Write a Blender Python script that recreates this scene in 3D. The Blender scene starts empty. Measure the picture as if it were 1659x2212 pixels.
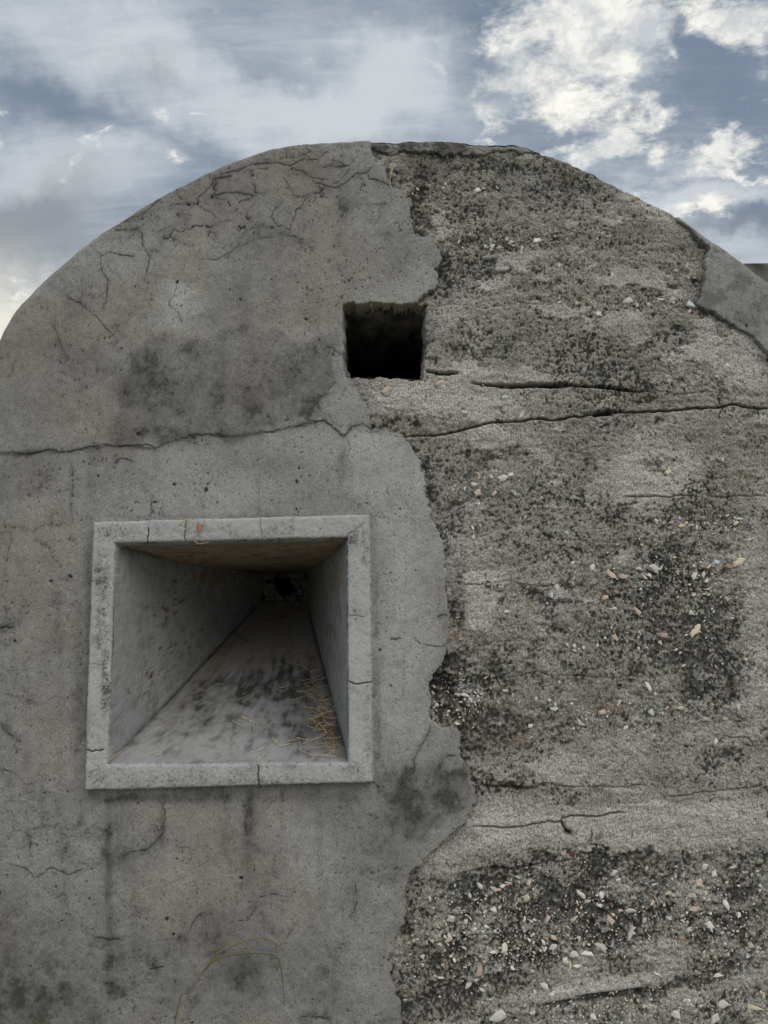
import bpy, math, random
import numpy as np
from mathutils import Vector, Matrix
random.seed(7)
rng = np.random.default_rng(11)
scene = bpy.context.scene
col = scene.collection
R_ = math.radians

# ------------------------------------------------------------------ camera, sky, sun, exposure
F, CX, CY = 1664.0, 829.5, 1106.0            # focal length and centre, in the photo's 1659-pixel-wide measure
PITCH, ROLL = R_(7.7), R_(1.1)
CAM = np.array([0.0, -1.8, 1.6])
fw = np.array([0, math.cos(PITCH), math.sin(PITCH)])
rt0 = np.array([1.0, 0, 0]); up0 = np.array([0, -math.sin(PITCH), math.cos(PITCH)])
rt = rt0*math.cos(ROLL) - up0*math.sin(ROLL)
up = up0*math.cos(ROLL) + rt0*math.sin(ROLL)
cd = bpy.data.cameras.new('camera'); cam = bpy.data.objects.new('camera', cd); col.objects.link(cam)
cd.sensor_fit = 'HORIZONTAL'; cd.sensor_width = 36; cd.lens = 36*F/1659; cd.clip_start = .02; cd.clip_end = 3000
cam.matrix_world = Matrix(((rt[0], up[0], -fw[0], CAM[0]), (rt[1], up[1], -fw[1], CAM[1]), (rt[2], up[2], -fw[2], CAM[2]), (0, 0, 0, 1)))
scene.camera = cam
scene.view_settings.view_transform = 'Standard'; scene.view_settings.look = 'None'
scene.view_settings.exposure = 0.25; scene.view_settings.gamma = 1; scene.view_settings.use_curve_mapping = False

SUN_EL, SUN_AZ = R_(44), R_(155)               # wide soft sun, added behind the camera's right shoulder to brighten the wall
SKY_STRENGTH = 0.1
sl = bpy.data.lights.new('sun', 'SUN'); sl.energy = 1.15; sl.angle = R_(55); sl.color = (1, .93, .82)
so = bpy.data.objects.new('sun', sl); col.objects.link(so)
sdir = Vector((math.sin(SUN_AZ)*math.cos(SUN_EL), math.cos(SUN_AZ)*math.cos(SUN_EL), math.sin(SUN_EL)))
so.rotation_euler = sdir.to_track_quat('Z', 'Y').to_euler(); so.location = (0, 0, 8)

def ray(px, py):
    d = fw*F + rt*(px-CX) + up*(CY-py)
    return d/np.linalg.norm(d)
def at(px, py, Y=0.0):                         # a point on the plane y = Y that stands where the photo's pixel looks
    d = fw*F + rt*(px-CX) + up*(CY-py)
    return CAM + d*((Y-CAM[1])/d[1])
def toP(X, Y, Z):                              # the reverse, for arrays
    v = np.stack([X-CAM[0], Y-CAM[1]+0*X, Z-CAM[2]])
    a = np.tensordot(rt, v, 1); b = np.tensordot(up, v, 1); c = np.tensordot(fw, v, 1)
    return CX+F*a/c, CY-F*b/c

class NT:
    def __init__(s, tree): s.t = tree; s.n = tree.nodes; s.l = tree.links; s.n.clear()
    def add(s, typ, **kw):
        n = s.n.new(typ)
        for k, v in kw.items(): setattr(n, k, v)
        return n
    def put(s, sock, v):
        if hasattr(v, 'is_output') or isinstance(v, bpy.types.NodeSocket): s.l.new(v, sock)
        else:
            if hasattr(sock.default_value, '__len__') and not hasattr(v, '__len__'): v = (v, v, v)
            if hasattr(v, '__len__') and len(sock.default_value) == 4 and len(v) == 3: v = (*v, 1)
            sock.default_value = v
    def math(s, op, a, b=0.0, c=0.0, clamp=False):
        n = s.add('ShaderNodeMath', operation=op, use_clamp=clamp)
        s.put(n.inputs[0], a); s.put(n.inputs[1], b); s.put(n.inputs[2], c); return n.outputs[0]
    def mix(s, f, a, b, mode='MIX'):
        n = s.add('ShaderNodeMix', data_type='RGBA', blend_type=mode)
        s.put(n.inputs[0], f); s.put(n.inputs[6], a); s.put(n.inputs[7], b); return n.outputs[2]
    def noise(s, vec, scale, detail=3, rough=.5, dist=0.0, typ='FBM'):
        n = s.add('ShaderNodeTexNoise', noise_type=typ)
        s.put(n.inputs['Vector'], vec); n.inputs['Scale'].default_value = scale
        n.inputs['Detail'].default_value = detail; n.inputs['Roughness'].default_value = rough
        n.inputs['Distortion'].default_value = dist; return n.outputs['Fac']
    def ramp(s, v, a, b, lo=0.0, hi=1.0, smooth=True):
        n = s.add('ShaderNodeMapRange', interpolation_type='SMOOTHSTEP' if smooth else 'LINEAR')
        s.put(n.inputs[0], v); s.put(n.inputs[1], a); s.put(n.inputs[2], b); s.put(n.inputs[3], lo); s.put(n.inputs[4], hi)
        return n.outputs[0]
    def attr(s, name): return s.add('ShaderNodeAttribute', attribute_name=name).outputs['Fac']
    def mapping(s, vec, loc=(0, 0, 0), rot=(0, 0, 0), scale=(1, 1, 1), typ='POINT'):
        n = s.add('ShaderNodeMapping', vector_type=typ); s.put(n.inputs[0], vec)
        s.put(n.inputs[1], loc); s.put(n.inputs[2], rot); s.put(n.inputs[3], scale); return n.outputs[0]

def build_world():
    w = bpy.data.worlds.new('World'); scene.world = w; w.use_nodes = True
    s = NT(w.node_tree)
    out = s.add('ShaderNodeOutputWorld'); bg = s.add('ShaderNodeBackground'); bg.inputs[1].default_value = SKY_STRENGTH
    s.l.new(bg.outputs[0], out.inputs[0])
    sky = s.add('ShaderNodeTexSky', sky_type='NISHITA'); sky.sun_disc = False
    sky.sun_elevation = SUN_EL; sky.sun_rotation = SUN_AZ; sky.air_density = 1.2; sky.dust_density = 1.5; sky.ozone_density = 2
    d = s.add('ShaderNodeTexCoord').outputs['Generated']
    sep = s.add('ShaderNodeSeparateXYZ'); s.l.new(d, sep.inputs[0]); z = sep.outputs[2]
    def blob(px, py, rx, ry, ang=0.0):         # a patch of cloud at a direction of the sky
        c = ray(px, py); m = Vector(c)
        X = Vector(rt).normalized(); X = (X - m*X.dot(m)).normalized(); Yv = m.cross(X)
        a = R_(ang); U = X*math.cos(a) + Yv*math.sin(a)*-1; V = m.cross(U)
        rot = Matrix((U, V, m)).transposed().to_euler()
        v = s.mapping(dw, loc=tuple(m), rot=tuple(rot), scale=(rx/F*1.3, ry/F*1.3, .6), typ='TEXTURE')
        g = s.add('ShaderNodeTexGradient', gradient_type='QUADRATIC_SPHERE'); s.l.new(v, g.inputs[0]); return g.outputs['Fac']
    def total(lst):
        acc = None
        for (k, *b) in lst:
            g = s.math('MULTIPLY', blob(*b), k)
            acc = g if acc is None else s.math('ADD', acc, g)
        return acc
    # layer coordinates: what lies on a flat layer of cloud overhead, so streaks run to the horizon
    zz = s.math('ADD', s.math('MAXIMUM', z, 0.0), .22)
    dv = s.add('ShaderNodeVectorMath', operation='DIVIDE'); s.l.new(d, dv.inputs[0])
    cz = s.add('ShaderNodeCombineXYZ')
    for k in range(3): s.l.new(zz, cz.inputs[k])
    s.l.new(cz.outputs[0], dv.inputs[1]); lay = dv.outputs[0]
    # warped direction for ragged cloud outlines
    wn = s.add('ShaderNodeTexNoise'); s.l.new(d, wn.inputs[0]); wn.inputs['Scale'].default_value = 9; wn.inputs['Detail'].default_value = 6; wn.inputs['Roughness'].default_value = .6
    sb = s.add('ShaderNodeVectorMath', operation='SUBTRACT'); s.l.new(wn.outputs['Color'], sb.inputs[0]); sb.inputs[1].default_value = (.5, .5, .5)
    sc_ = s.add('ShaderNodeVectorMath', operation='SCALE'); s.l.new(sb.outputs[0], sc_.inputs[0]); sc_.inputs['Scale'].default_value = .15
    ad = s.add('ShaderNodeVectorMath', operation='ADD'); s.l.new(d, ad.inputs[0]); s.l.new(sc_.outputs[0], ad.inputs[1]); dw = ad.outputs[0]
    K = 1/SKY_STRENGTH
    def c(r, g, b): return (r*K, g*K, b*K)
    base = s.mix(.86, sky.outputs[0], c(.175, .222, .285))
    # thin high veil, drawn out in streaks
    st1 = s.noise(s.mapping(lay, rot=(0, 0, R_(24)), scale=(.55, 1.9, 1)), 1.5, 8, .56, .5)
    st2 = s.noise(s.mapping(lay, rot=(0, 0, R_(-12)), scale=(1.4, 4.6, 1)), 2.6, 8, .62, .3)
    st3 = s.noise(s.mapping(lay, rot=(0, 0, R_(35)), scale=(1.5, 7.0, 1)), 5.0, 9, .66, .6)
    veil = s.math('ADD', s.math('ADD', s.math('MULTIPLY', st1, .5), s.math('MULTIPLY', st2, .34)), s.math('MULTIPLY', st3, .22))
    soft = total([(.30, 230, 110, 520, 190, -8), (.30, 760, 235, 420, 130, -6), (.34, 120, 430, 420, 150, 25), (.25, 900, 130, 300, 90, 20), (.22, 1500, 480, 330, 90, -25),
                  (-.24, 120, 215, 280, 95, -18), (-.14, 560, 120, 300, 60, -20), (.35, 1560, 420, 260, 60, 0), (-.30, 1040, 50, 160, 110, 60), (-.25, 1560, 130, 260, 120, -40), (-.16, 380, 320, 260, 60, -20), (-.3, 1640, 480, 150, 60, 10)])
    hor = s.ramp(z, .5, .05, 0, .30)
    v = s.math('ADD', s.math('ADD', veil, soft), hor)
    vf = s.ramp(v, .38, .84)
    sk = s.mix(vf, base, c(.50, .535, .57))
    # grey undersides
    grey = total([(1.15, 40, 495, 330, 110, 24), (.45, 160, 560, 220, 70, 20), (.5, 460, 372, 130, 40, -10), (.7, 1610, 505, 130, 60, -5), (.5, 330, 175, 170, 60, -10), (.35, 1230, 110, 200, 60, 30)])
    gn = s.noise(d, 7, 6, .55)
    gm = s.ramp(s.math('ADD', grey, s.math('MULTIPLY', s.math('SUBTRACT', gn, .5), .9)), .02, .85)
    sk = s.mix(s.math('MULTIPLY', gm, .8), sk, c(.20, .218, .245))
    # sunlit cumulus tatters
    cum = total([(.55, 1240, 140, 330, 200, -25), (.5, 1600, 60, 140, 90, -20), (.4, 1500, 440, 250, 60, 15), (1.0, 1200, 110, 180, 180, 20), (.9, 1270, 190, 130, 120, 0), (.9, 1330, 50, 200, 80, -18), (.6, 1460, 5, 180, 40, -10), (.9, 1610, 35, 90, 60, -20),
                 (1.0, 1270, 280, 100, 50, 15), (1.0, 1290, 338, 100, 45, 10), (1.0, 1400, 300, 85, 55, -20), (1.0, 1555, 325, 70, 32, 0), (1.0, 1590, 372, 150, 26, -6), (.7, 1520, 470, 110, 50, 20),
                 (.75, 945, 195, 60, 32, -25), (.6, 1040, 240, 55, 40, 0), (.6, 1070, 298, 60, 18, 0), (1.15, 358, 240, 52, 24, 12), (.8, 430, 259, 32, 14, 0), (.9, 220, 308, 38, 16, 25), (.9, 22, 285, 75, 24, 38),
                 (.6, 180, 362, 60, 16, 30), (.75, 395, 375, 75, 26, -5), (.5, 1470, 130, 50, 20, -30), (.6, 1645, 215, 30, 14, 0), (.8, 40, 618, 90, 20, -4), (.6, 60, 660, 130, 26, 0)])
    cn = s.noise(s.mapping(lay, scale=(1.2, 1.2, 1.2)), 2.0, 2, .5)
    cn2 = s.noise(s.mapping(lay, rot=(0, 0, R_(30)), scale=(1, 1.35, 1)), 14, 12, .66, .2)
    away = s.ramp(s.math('MULTIPLY', sep.outputs[1], 1.0), .55, .2)           # elsewhere the same tatters, by chance
    cc = s.math('ADD', cum, s.math('MULTIPLY', s.ramp(cn, .52, .70), s.math('MULTIPLY', away, .8)))
    cv = s.math('ADD', s.math('MINIMUM', cc, .80), s.math('MULTIPLY', s.math('SUBTRACT', cn2, .5), 2.5))
    cm = s.ramp(cv, .28, 1.0)
    shade = s.ramp(s.noise(dw, 12, 6, .6), .35, .62)
    ccol = s.mix(shade, c(.50, .53, .55), c(.88, .86, .79))
    sk = s.mix(s.math('MULTIPLY', cm, .93), sk, ccol)
    # warm light low over the horizon at the left
    hw = total([(1.0, -60, 700, 330, 190, 0)])
    sk = s.mix(s.math('MULTIPLY', s.ramp(hw, .0, .8), .8), sk, c(.78, .76, .66))
    # below the horizon the world is dim land
    sk = s.mix(s.ramp(z, -.02, -.08), sk, c(.05, .055, .05))
    s.l.new(sk, bg.inputs[0])
build_world()

# ------------------------------------------------------------------ numpy helpers
PS = 1.0
LATTICE = None                                   # set once the wall's grid exists: its noise lives on a true square lattice, not on the arched rows
def fnoise(shape, scale, seed, ax=1.0, ay=1.0, sharp=1.0):
    if LATTICE is not None and shape == LATTICE[0]:
        n = _fnoise((1500, 1080), scale, seed, ax, ay, sharp); i0, f, c = LATTICE[1:]      # repeats beyond 2.2 m
        return (n[i0, c]*(1-f)+n[i0+1, c]*f).astype(np.float32)
    return _fnoise(shape, scale*PS, seed, ax, ay, sharp)
def _fnoise(shape, scale, seed, ax=1.0, ay=1.0, sharp=1.0):
    """unit-variance smooth noise; scale = feature size in cells; a large ax draws it out down the rows, a large ay along the columns"""
    g = np.random.default_rng(seed).standard_normal(shape).astype(np.float32)
    fy = np.fft.fftfreq(shape[0])[:, None]*scale*ax; fx = np.fft.rfftfreq(shape[1])[None, :]*scale*ay
    r2 = fx*fx + fy*fy
    H = np.exp(-r2*2.0*sharp)
    o = np.fft.irfft2(np.fft.rfft2(g)*H, s=shape)
    return ((o-o.mean())/o.std()).astype(np.float32)
def fbm(shape, scale, seed, octs=5, gain=.55, ax=1.0, ay=1.0):
    o = np.zeros(shape, np.float32); a = 1.0; t = 0
    for k in range(octs):
        o += a*fnoise(shape, max(scale/2**k, 1.0), seed+k*17, ax, ay); t += a*a; a *= gain
    return o/math.sqrt(t)
def ss(x, a, b):
    t = np.clip((x-a)/(b-a), 0, 1); return t*t*(3-2*t)
def seg_dist(px, py, pts):
    d = np.full(px.shape, 1e9, np.float32)
    for (ax, ay), (bx, by) in zip(pts[:-1], pts[1:]):
        vx, vy = bx-ax, by-ay; L = vx*vx+vy*vy+1e-9
        t = np.clip(((px-ax)*vx+(py-ay)*vy)/L, 0, 1)
        d = np.minimum(d, np.hypot(px-ax-t*vx, py-ay-t*vy))
    return d
def inside(px, py, poly):
    r = np.zeros(px.shape, bool); n = len(poly)
    for i in range(n):
        (x1, y1), (x2, y2) = poly[i], poly[(i+1) % n]
        if y1 == y2: continue
        c = ((y1 > py) != (y2 > py)) & (px < (x2-x1)*(py-y1)/(y2-y1)+x1); r ^= c
    return r
def sdf(px, py, poly):                          # > 0 inside
    d = seg_dist(px, py, list(poly)+[poly[0]])
    return np.where(inside(px, py, poly), d, -d).astype(np.float32)
def wiggle(pts, amp=.10, depth=3, rnd=random):
    pts = [tuple(map(float, p)) for p in pts]
    for _ in range(depth):
        o = [pts[0]]
        for a, b in zip(pts[:-1], pts[1:]):
            L = math.hypot(b[0]-a[0], b[1]-a[1])
            if L > 5:
                k = rnd.gauss(0, amp); o.append(((a[0]+b[0])/2-(b[1]-a[1])*k, (a[1]+b[1])/2+(b[0]-a[0])*k))
            o.append(b)
        pts = o
    return pts
def paint(field, PX, PY, pts, w, amp=1.0, reach=4.0, fade=True):
    """max-blend a line of width w (pixels of the photo) into a field"""
    n = len(pts)-1
    for i, (a, b) in enumerate(zip(pts[:-1], pts[1:])):
        m = w*reach
        cx = (min(a[0], b[0])+max(a[0], b[0]))/2; cy = (min(a[1], b[1])+max(a[1], b[1]))/2
        ex = abs(a[0]-b[0])/2+m; ey = abs(a[1]-b[1])/2+m
        j0 = np.searchsorted(COLP, cx-ex-30); j1 = np.searchsorted(COLP, cx+ex+30)
        sub = (slice(None), slice(j0, j1))
        rows = np.where((np.abs(PY[:, j0:j1]-cy) < ey).any(axis=1))[0] if j1 > j0 else []
        if len(rows) == 0: continue
        r0, r1 = rows[0], rows[-1]+1
        x = PX[r0:r1, j0:j1]; y = PY[r0:r1, j0:j1]
        vx, vy = b[0]-a[0], b[1]-a[1]; L = vx*vx+vy*vy+1e-9
        t = np.clip(((x-a[0])*vx+(y-a[1])*vy)/L, 0, 1)
        d2 = (x-a[0]-t*vx)**2+(y-a[1]-t*vy)**2
        k = 1.0
        if fade:
            u = (i+t)/n; k = np.clip(np.minimum(u, 1-u)*7+.35, 0, 1)
        f = amp*k*np.exp(-d2/(w*w)); field[r0:r1, j0:j1] = np.maximum(field[r0:r1, j0:j1], f)
def gauss(PX, PY, lst):
    o = np.zeros(PX.shape, np.float32)
    for (cx, cy, rx, ry, a, *r) in lst:
        an = R_(r[0]) if r else 0; c, s = math.cos(an), math.sin(an)
        x = PX-cx; y = PY-cy; u = (x*c+y*s)/rx; v = (-x*s+y*c)/ry
        o += a*np.exp(-(u*u+v*v)**1.3)
    return o

def raw_mesh(name, co, quads, attrs=None, mat=None, parent=None, smooth=True, tris=None):
    me = bpy.data.meshes.new(name); n = len(co)
    me.vertices.add(n); me.vertices.foreach_set('co', np.ascontiguousarray(co, np.float32).ravel())
    k = 4; m = len(quads)
    me.loops.add(m*k); me.loops.foreach_set('vertex_index', np.ascontiguousarray(quads, np.int32).ravel())
    me.polygons.add(m); me.polygons.foreach_set('loop_start', np.arange(0, m*k, k, dtype=np.int32))
    me.polygons.foreach_set('use_smooth', np.full(m, smooth, bool))
    me.update(calc_edges=True)
    for nm, arr in (attrs or {}).items():
        at_ = me.attributes.new(nm, 'FLOAT', 'POINT'); at_.data.foreach_set('value', np.ascontiguousarray(arr, np.float32).ravel())
    if mat: me.materials.append(mat)
    o = bpy.data.objects.new(name, me); col.objects.link(o)
    if parent: o.parent = parent
    return o
def grid_quads(nr, nc):
    i = np.arange(nr*nc).reshape(nr, nc)
    return np.stack([i[:-1, :-1], i[:-1, 1:], i[1:, 1:], i[1:, :-1]], -1).reshape(-1, 4)
def compact(co, quads, attrs):
    used = np.zeros(len(co), bool); used[quads.ravel()] = True
    idx = np.cumsum(used)-1
    return co[used], idx[quads], {k: v.ravel()[used] for k, v in attrs.items()}
def py_mesh(name, verts, faces, mat, parent=None, smooth=False):
    me = bpy.data.meshes.new(name); me.from_pydata([tuple(v) for v in verts], [], faces); me.update()
    if smooth: me.polygons.foreach_set('use_smooth', [True]*len(me.polygons))
    if mat: me.materials.append(mat)
    o = bpy.data.objects.new(name, me); col.objects.link(o)
    if parent: o.parent = parent
    return o
def tag(o, label=None, cat=None, group=None, kind=None):
    for k, v in (('label', label), ('category', cat), ('group', group), ('kind', kind)):
        if v: o[k] = v
    return o

# ------------------------------------------------------------------ materials
def concrete(name, base, lo, darkc=(.035, .034, .031), palec=(.50, .49, .46), warmc=(.23, .165, .105), greenc=(.045, .05, .018), grain=1.0, bump=.5, bd=.0015):
    m = bpy.data.materials.new(name); m.use_nodes = True; s = NT(m.node_tree)
    out = s.add('ShaderNodeOutputMaterial'); b = s.add('ShaderNodeBsdfPrincipled'); s.l.new(b.outputs[0], out.inputs[0])
    b.inputs['Roughness'].default_value = .93; b.inputs['Specular IOR Level'].default_value = .25
    P = s.add('ShaderNodeTexCoord').outputs['Object']
    n1 = s.noise(P, 7, 5, .6); n2 = s.noise(P, 45, 5, .65); n3 = s.noise(P, 260, 3, .7); n4 = s.noise(P, 620, 2, .6)
    c = s.mix(s.ramp(s.math('ADD', s.math('MULTIPLY', n1, .6), s.math('MULTIPLY', n2, .4)), .36, .62), lo, base)
    c = s.mix(s.attr('warm'), c, warmc)
    c = s.mix(s.attr('pale'), c, palec)
    g = s.math('ADD', s.math('MULTIPLY', s.math('SUBTRACT', n3, .5), 1.5*grain), s.math('MULTIPLY', s.math('SUBTRACT', n4, .5), 1.1*grain))
    dk = s.math('ADD', s.attr('dark'), s.math('MULTIPLY', s.math('SUBTRACT', n3, .5), s.math('MULTIPLY', s.attr('dark'), 1.2)), clamp=True)
    c = s.mix(dk, c, darkc)
    c = s.mix(s.attr('green'), c, greenc)
    # sand grain: every grain a little lighter or darker than the paste
    gv = s.add('ShaderNodeVectorMath', operation='SCALE'); s.l.new(c, gv.inputs[0]); s.l.new(s.math('MAXIMUM', s.math('ADD', 1.0, g), .15), gv.inputs['Scale'])
    pit = s.ramp(s.noise(P, 330, 1, .4), .69, .75)
    c2 = s.mix(s.math('MULTIPLY', pit, .8*grain, clamp=True), gv.outputs[0], darkc)
    s.l.new(c2, b.inputs['Base Color'])
    bp = s.add('ShaderNodeBump'); bp.inputs['Distance'].default_value = bd; bp.inputs['Strength'].default_value = bump
    s.l.new(s.math('ADD', n3, s.math('MULTIPLY', n4, .6)), bp.inputs['Height']); s.l.new(bp.outputs[0], b.inputs['Normal'])
    return m
M_plaster = concrete('plaster_material', (.348, .342, .326), (.265, .259, .245), palec=(.50, .50, .49), grain=1.0, bump=.5)
M_core = concrete('rough_concrete_material', (.43, .415, .375), (.285, .275, .250), palec=(.60, .585, .545), grain=2.2, bump=1.0, bd=.003)
M_frame = concrete('frame_material', (.49, .497, .495), (.44, .446, .445), grain=.5, bump=.3)
M_splay = concrete('splay_material', (.415, .425, .43), (.35, .358, .362), warmc=(.36, .245, .15), grain=.45, bump=.3)
def plain(name, c, rough=.8, var=.3, scale=120):
    m = bpy.data.materials.new(name); m.use_nodes = True; s = NT(m.node_tree)
    out = s.add('ShaderNodeOutputMaterial'); b = s.add('ShaderNodeBsdfPrincipled'); s.l.new(b.outputs[0], out.inputs[0])
    b.inputs['Roughness'].default_value = rough; b.inputs['Specular IOR Level'].default_value = .3
    oi = s.add('ShaderNodeObjectInfo'); P = s.add('ShaderNodeTexCoord').outputs['Object']
    ofs = s.add('ShaderNodeVectorMath', operation='ADD'); s.l.new(P, ofs.inputs[0]); s.l.new(oi.outputs['Location'], ofs.inputs[1])
    n = s.noise(ofs.outputs[0], scale, 4, .6)
    f = s.math('ADD', 1.0, s.math('ADD', s.math('MULTIPLY', s.math('SUBTRACT', n, .5), 2*var), s.math('MULTIPLY', s.math('SUBTRACT', oi.outputs['Random'], .5), var)))
    gv = s.add('ShaderNodeVectorMath', operation='SCALE'); gv.inputs[0].default_value = c; s.l.new(f, gv.inputs['Scale'])
    s.l.new(gv.outputs[0], b.inputs['Base Color'])
    bp = s.add('ShaderNodeBump'); bp.inputs['Distance'].default_value = .001; bp.inputs['Strength'].default_value = .4
    s.l.new(n, bp.inputs['Height']); s.l.new(bp.outputs[0], b.inputs['Normal'])
    return m
CHIP = {'w': plain('shell_white', (.80, .78, .71)), 'b': plain('shell_bluish', (.68, .73, .74)), 'p': plain('shell_pink', (.66, .53, .46)), 'c': plain('shell_cream', (.76, .67, .50)),
        'o': plain('pebble_orange', (.40, .26, .18)), 'r': plain('pebble_red', (.16, .055, .04)), 'g': plain('pebble_grey', (.26, .255, .245))}
M_straw = plain('straw_material', (.62, .50, .29), .6, .35, 60)
M_straw2 = plain('straw_rusty_material', (.30, .17, .085), .65, .35, 60)
M_twig = plain('twig_material', (.07, .055, .04))
M_blade = plain('grass_blade_material', (.135, .14, .065), .5, .35, 25)
M_blade2 = plain('dry_blade_material', (.20, .17, .09), .55, .35, 25)

# ------------------------------------------------------------------ ground
def ground():
    n = 60
    r = np.sign(np.linspace(-1, 1, n))*np.abs(np.linspace(-1, 1, n))**3*600
    X, Y = np.meshgrid(r, r)
    Z = .04*np.sin(X*.7)*np.cos(Y*.6)*np.exp(-(X**2+Y**2)/900)-.02
    m = bpy.data.materials.new('grassland_material'); m.use_nodes = True; s = NT(m.node_tree)
    out = s.add('ShaderNodeOutputMaterial'); b = s.add('ShaderNodeBsdfPrincipled'); s.l.new(b.outputs[0], out.inputs[0])
    P = s.add('ShaderNodeTexCoord').outputs['Object']
    c = s.mix(s.ramp(s.noise(P, 3, 8, .65), .35, .65), (.09, .10, .05), (.25, .22, .15))
    s.l.new(c, b.inputs['Base Color']); b.inputs['Roughness'].default_value = .95
    o = raw_mesh('ground', np.stack([X, Y, Z], -1).reshape(-1, 3), grid_quads(n, n), mat=m)
    tag(o, 'grassy ground in front of and around the concrete bunker', kind='structure')
ground()

# ------------------------------------------------------------------ the bunker: outline of its arched face
SIL = [(0, 708), (17, 681), (40, 651), (63, 630), (93, 599), (133, 568), (173, 534), (240, 489), (300, 451), (367, 414), (433, 379), (487, 356), (520, 343), (564, 329), (598, 320), (631, 314), (698, 309), (781, 306), (848, 305), (928, 302),
       (998, 306), (1051, 311), (1120, 311), (1145, 319), (1180, 329), (1240, 350), (1300, 376), (1360, 404), (1422, 440), (1470, 463), (1500, 486), (1533, 510), (1605, 560), (1659, 598)]
sx = [at(x, y-3)[0] for x, y in SIL]; sz = [at(x, y-3)[2] for x, y in SIL]
sx = [-1.36, -1.34, -1.30, -1.20, -1.08] + sx + [1.3, 1.9, 2.4, 2.6, 2.65]
sz = [-.3, .6, 1.15, 1.60, 1.93] + sz + [sz[-1]-.28, sz[-1]-.75, sz[-1]-1.35, .8, -.3]
BUMP = np.random.default_rng(3)
_bx = np.linspace(-1.5, 2.8, 900); _bn = np.convolve(BUMP.standard_normal(900), np.ones(5)/5, 'same'); _bn2 = np.convolve(BUMP.standard_normal(900), np.ones(31)/31, 'same')
def ztop(x):
    z = np.interp(x, sx, sz)
    sm = np.mean([np.interp(x+k*.006, sx, sz) for k in (-3, -2, -1, 0, 1, 2, 3)], axis=0)
    rough = ss(x, -.05, .1)*.0012+.0003
    return sm + rough*np.interp(x, _bx, _bn)*2 + .004*np.interp(x, _bx, _bn2)

STEP = .0021
XF0, XF1 = -.97, .97
cols_x = np.concatenate([np.arange(-1.355, XF0, .004), np.arange(XF0, XF1, STEP), np.arange(XF1, 1.75, .0038), np.linspace(1.75, 2.6, 40)])
NC = len(cols_x)
zt = ztop(cols_x)
# rows: coarse under the frame, fine in it, finest round the rim
ZB = .56
n_rim, n_low = 14, 14
n_fine = int((2.72-ZB)/STEP*.97)
RIM = np.interp(cols_x, [-1.3, -.95, -.85, -.70, -.3, 0, .5, .75, .95, 2.5], [.03, .03, .028, .016, .010, .010, .012, .022, .028, .04])   # rounding of the edge
th = np.linspace(0, math.pi/2, n_rim)
slope = np.gradient(zt, cols_x); cosn = 1/np.sqrt(1+np.clip(slope, -3, 3)**2)
Z = np.empty((n_low+n_fine+n_rim, NC), np.float32); D = np.empty_like(Z)
ztr = zt - RIM/cosn                              # where the rounding begins
zb = np.minimum(ZB, ztr*.5)
for k in range(n_low): Z[k] = -.25+(zb+.25)*k/n_low
for k in range(n_fine): Z[n_low+k] = zb+(ztr-zb)*(k/n_fine)
for k in range(n_rim): Z[n_low+n_fine+k] = ztr+(zt-ztr)*math.sin(th[k])
NR = Z.shape[0]
X = np.broadcast_to(cols_x[None, :], Z.shape).astype(np.float32)
t_ = np.clip((Z-ztr)/(zt-ztr+1e-6), 0, 1)
ROUND = (RIM[None, :]*(1-np.sqrt(np.clip(1-t_**2, 0, 1)))).astype(np.float32)
PX, PY = toP(X, 0.0, Z); PX = PX.astype(np.float32); PY = PY.astype(np.float32)
COLP = toP(cols_x, 0.0, np.full(NC, 1.6))[0]
SH = Z.shape
_r = np.clip((Z+.26)/STEP, 0, 1497); _i = _r.astype(int)
LATTICE = (SH, _i, (_r-_i).astype(np.float32), np.broadcast_to((np.round((cols_x+1.4)/STEP).astype(int) % 1080)[None, :], SH))
topd = (Z-zt[None, :])*-F/1.8                    # pixels below the rim

# ------------------------------------------------------------------ traced outlines (pixels of the photo at 1659 wide)
SILP = lambda x: float(np.interp(x, [p[0] for p in SIL], [p[1] for p in SIL]))
MAIN_EDGE = [(794, 250), (796, 306), (799, 316), (804, 330), (813, 346), (828, 357), (838, 363), (841, 400), (861, 411), (881, 423), (889, 443), (891, 463), (894, 490), (896, 508), (928, 511), (941, 518), (948, 536), (954, 560), (943, 577),
             (948, 610), (944, 623), (918, 636), (901, 648), (900, 668), (745, 668), (745, 813), (749, 813), (766, 826), (776, 850), (789, 871), (800, 895), (802, 925), (809, 930), (834, 923), (850, 930), (866, 940), (883, 959), (904, 989), (918, 1029), (921, 1063), (926, 1099),
             (943, 1149), (959, 1173), (963, 1183), (961, 1229), (963, 1273), (971, 1323), (972, 1346), (969, 1394), (962, 1415), (961, 1434), (944, 1442), (932, 1463), (928, 1487), (930, 1524), (930, 1546), (936, 1559), (955, 1570), (979, 1570), (989, 1588),
             (991, 1618), (993, 1637), (1005, 1650), (1016, 1674), (1027, 1700), (1028, 1727), (1021, 1748), (1009, 1779), (974, 1804), (929, 1844), (889, 1889), (877, 1929), (877, 1979), (859, 2024), (842, 2069), (844, 2109), (859, 2159), (870, 2212), (880, 2300), (885, 3200)]
MAIN = MAIN_EDGE + [(-3000, 3200), (-3000, 250)]
PATCH = [(1466, 440), (1466, 474), (1485, 488), (1503, 504), (1520, 522), (1533, 535), (1524, 558), (1521, 590), (1525, 605), (1518, 625), (1507, 652), (1520, 662), (1560, 683), (1600, 705), (1640, 737), (1659, 757), (1760, 860), (2600, 2000), (3600, 3000), (3600, 200), (1466, 200)]
STRIP = [(806, 280), (808, 321), (860, 324), (930, 322), (1000, 325), (1060, 327), (1110, 322), (1150, 325), (1170, 322), (1180, 280)]
VENT = [(738, 655), (922, 655), (919, 740), (915, 817), (750, 813), (742, 740)]
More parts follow.
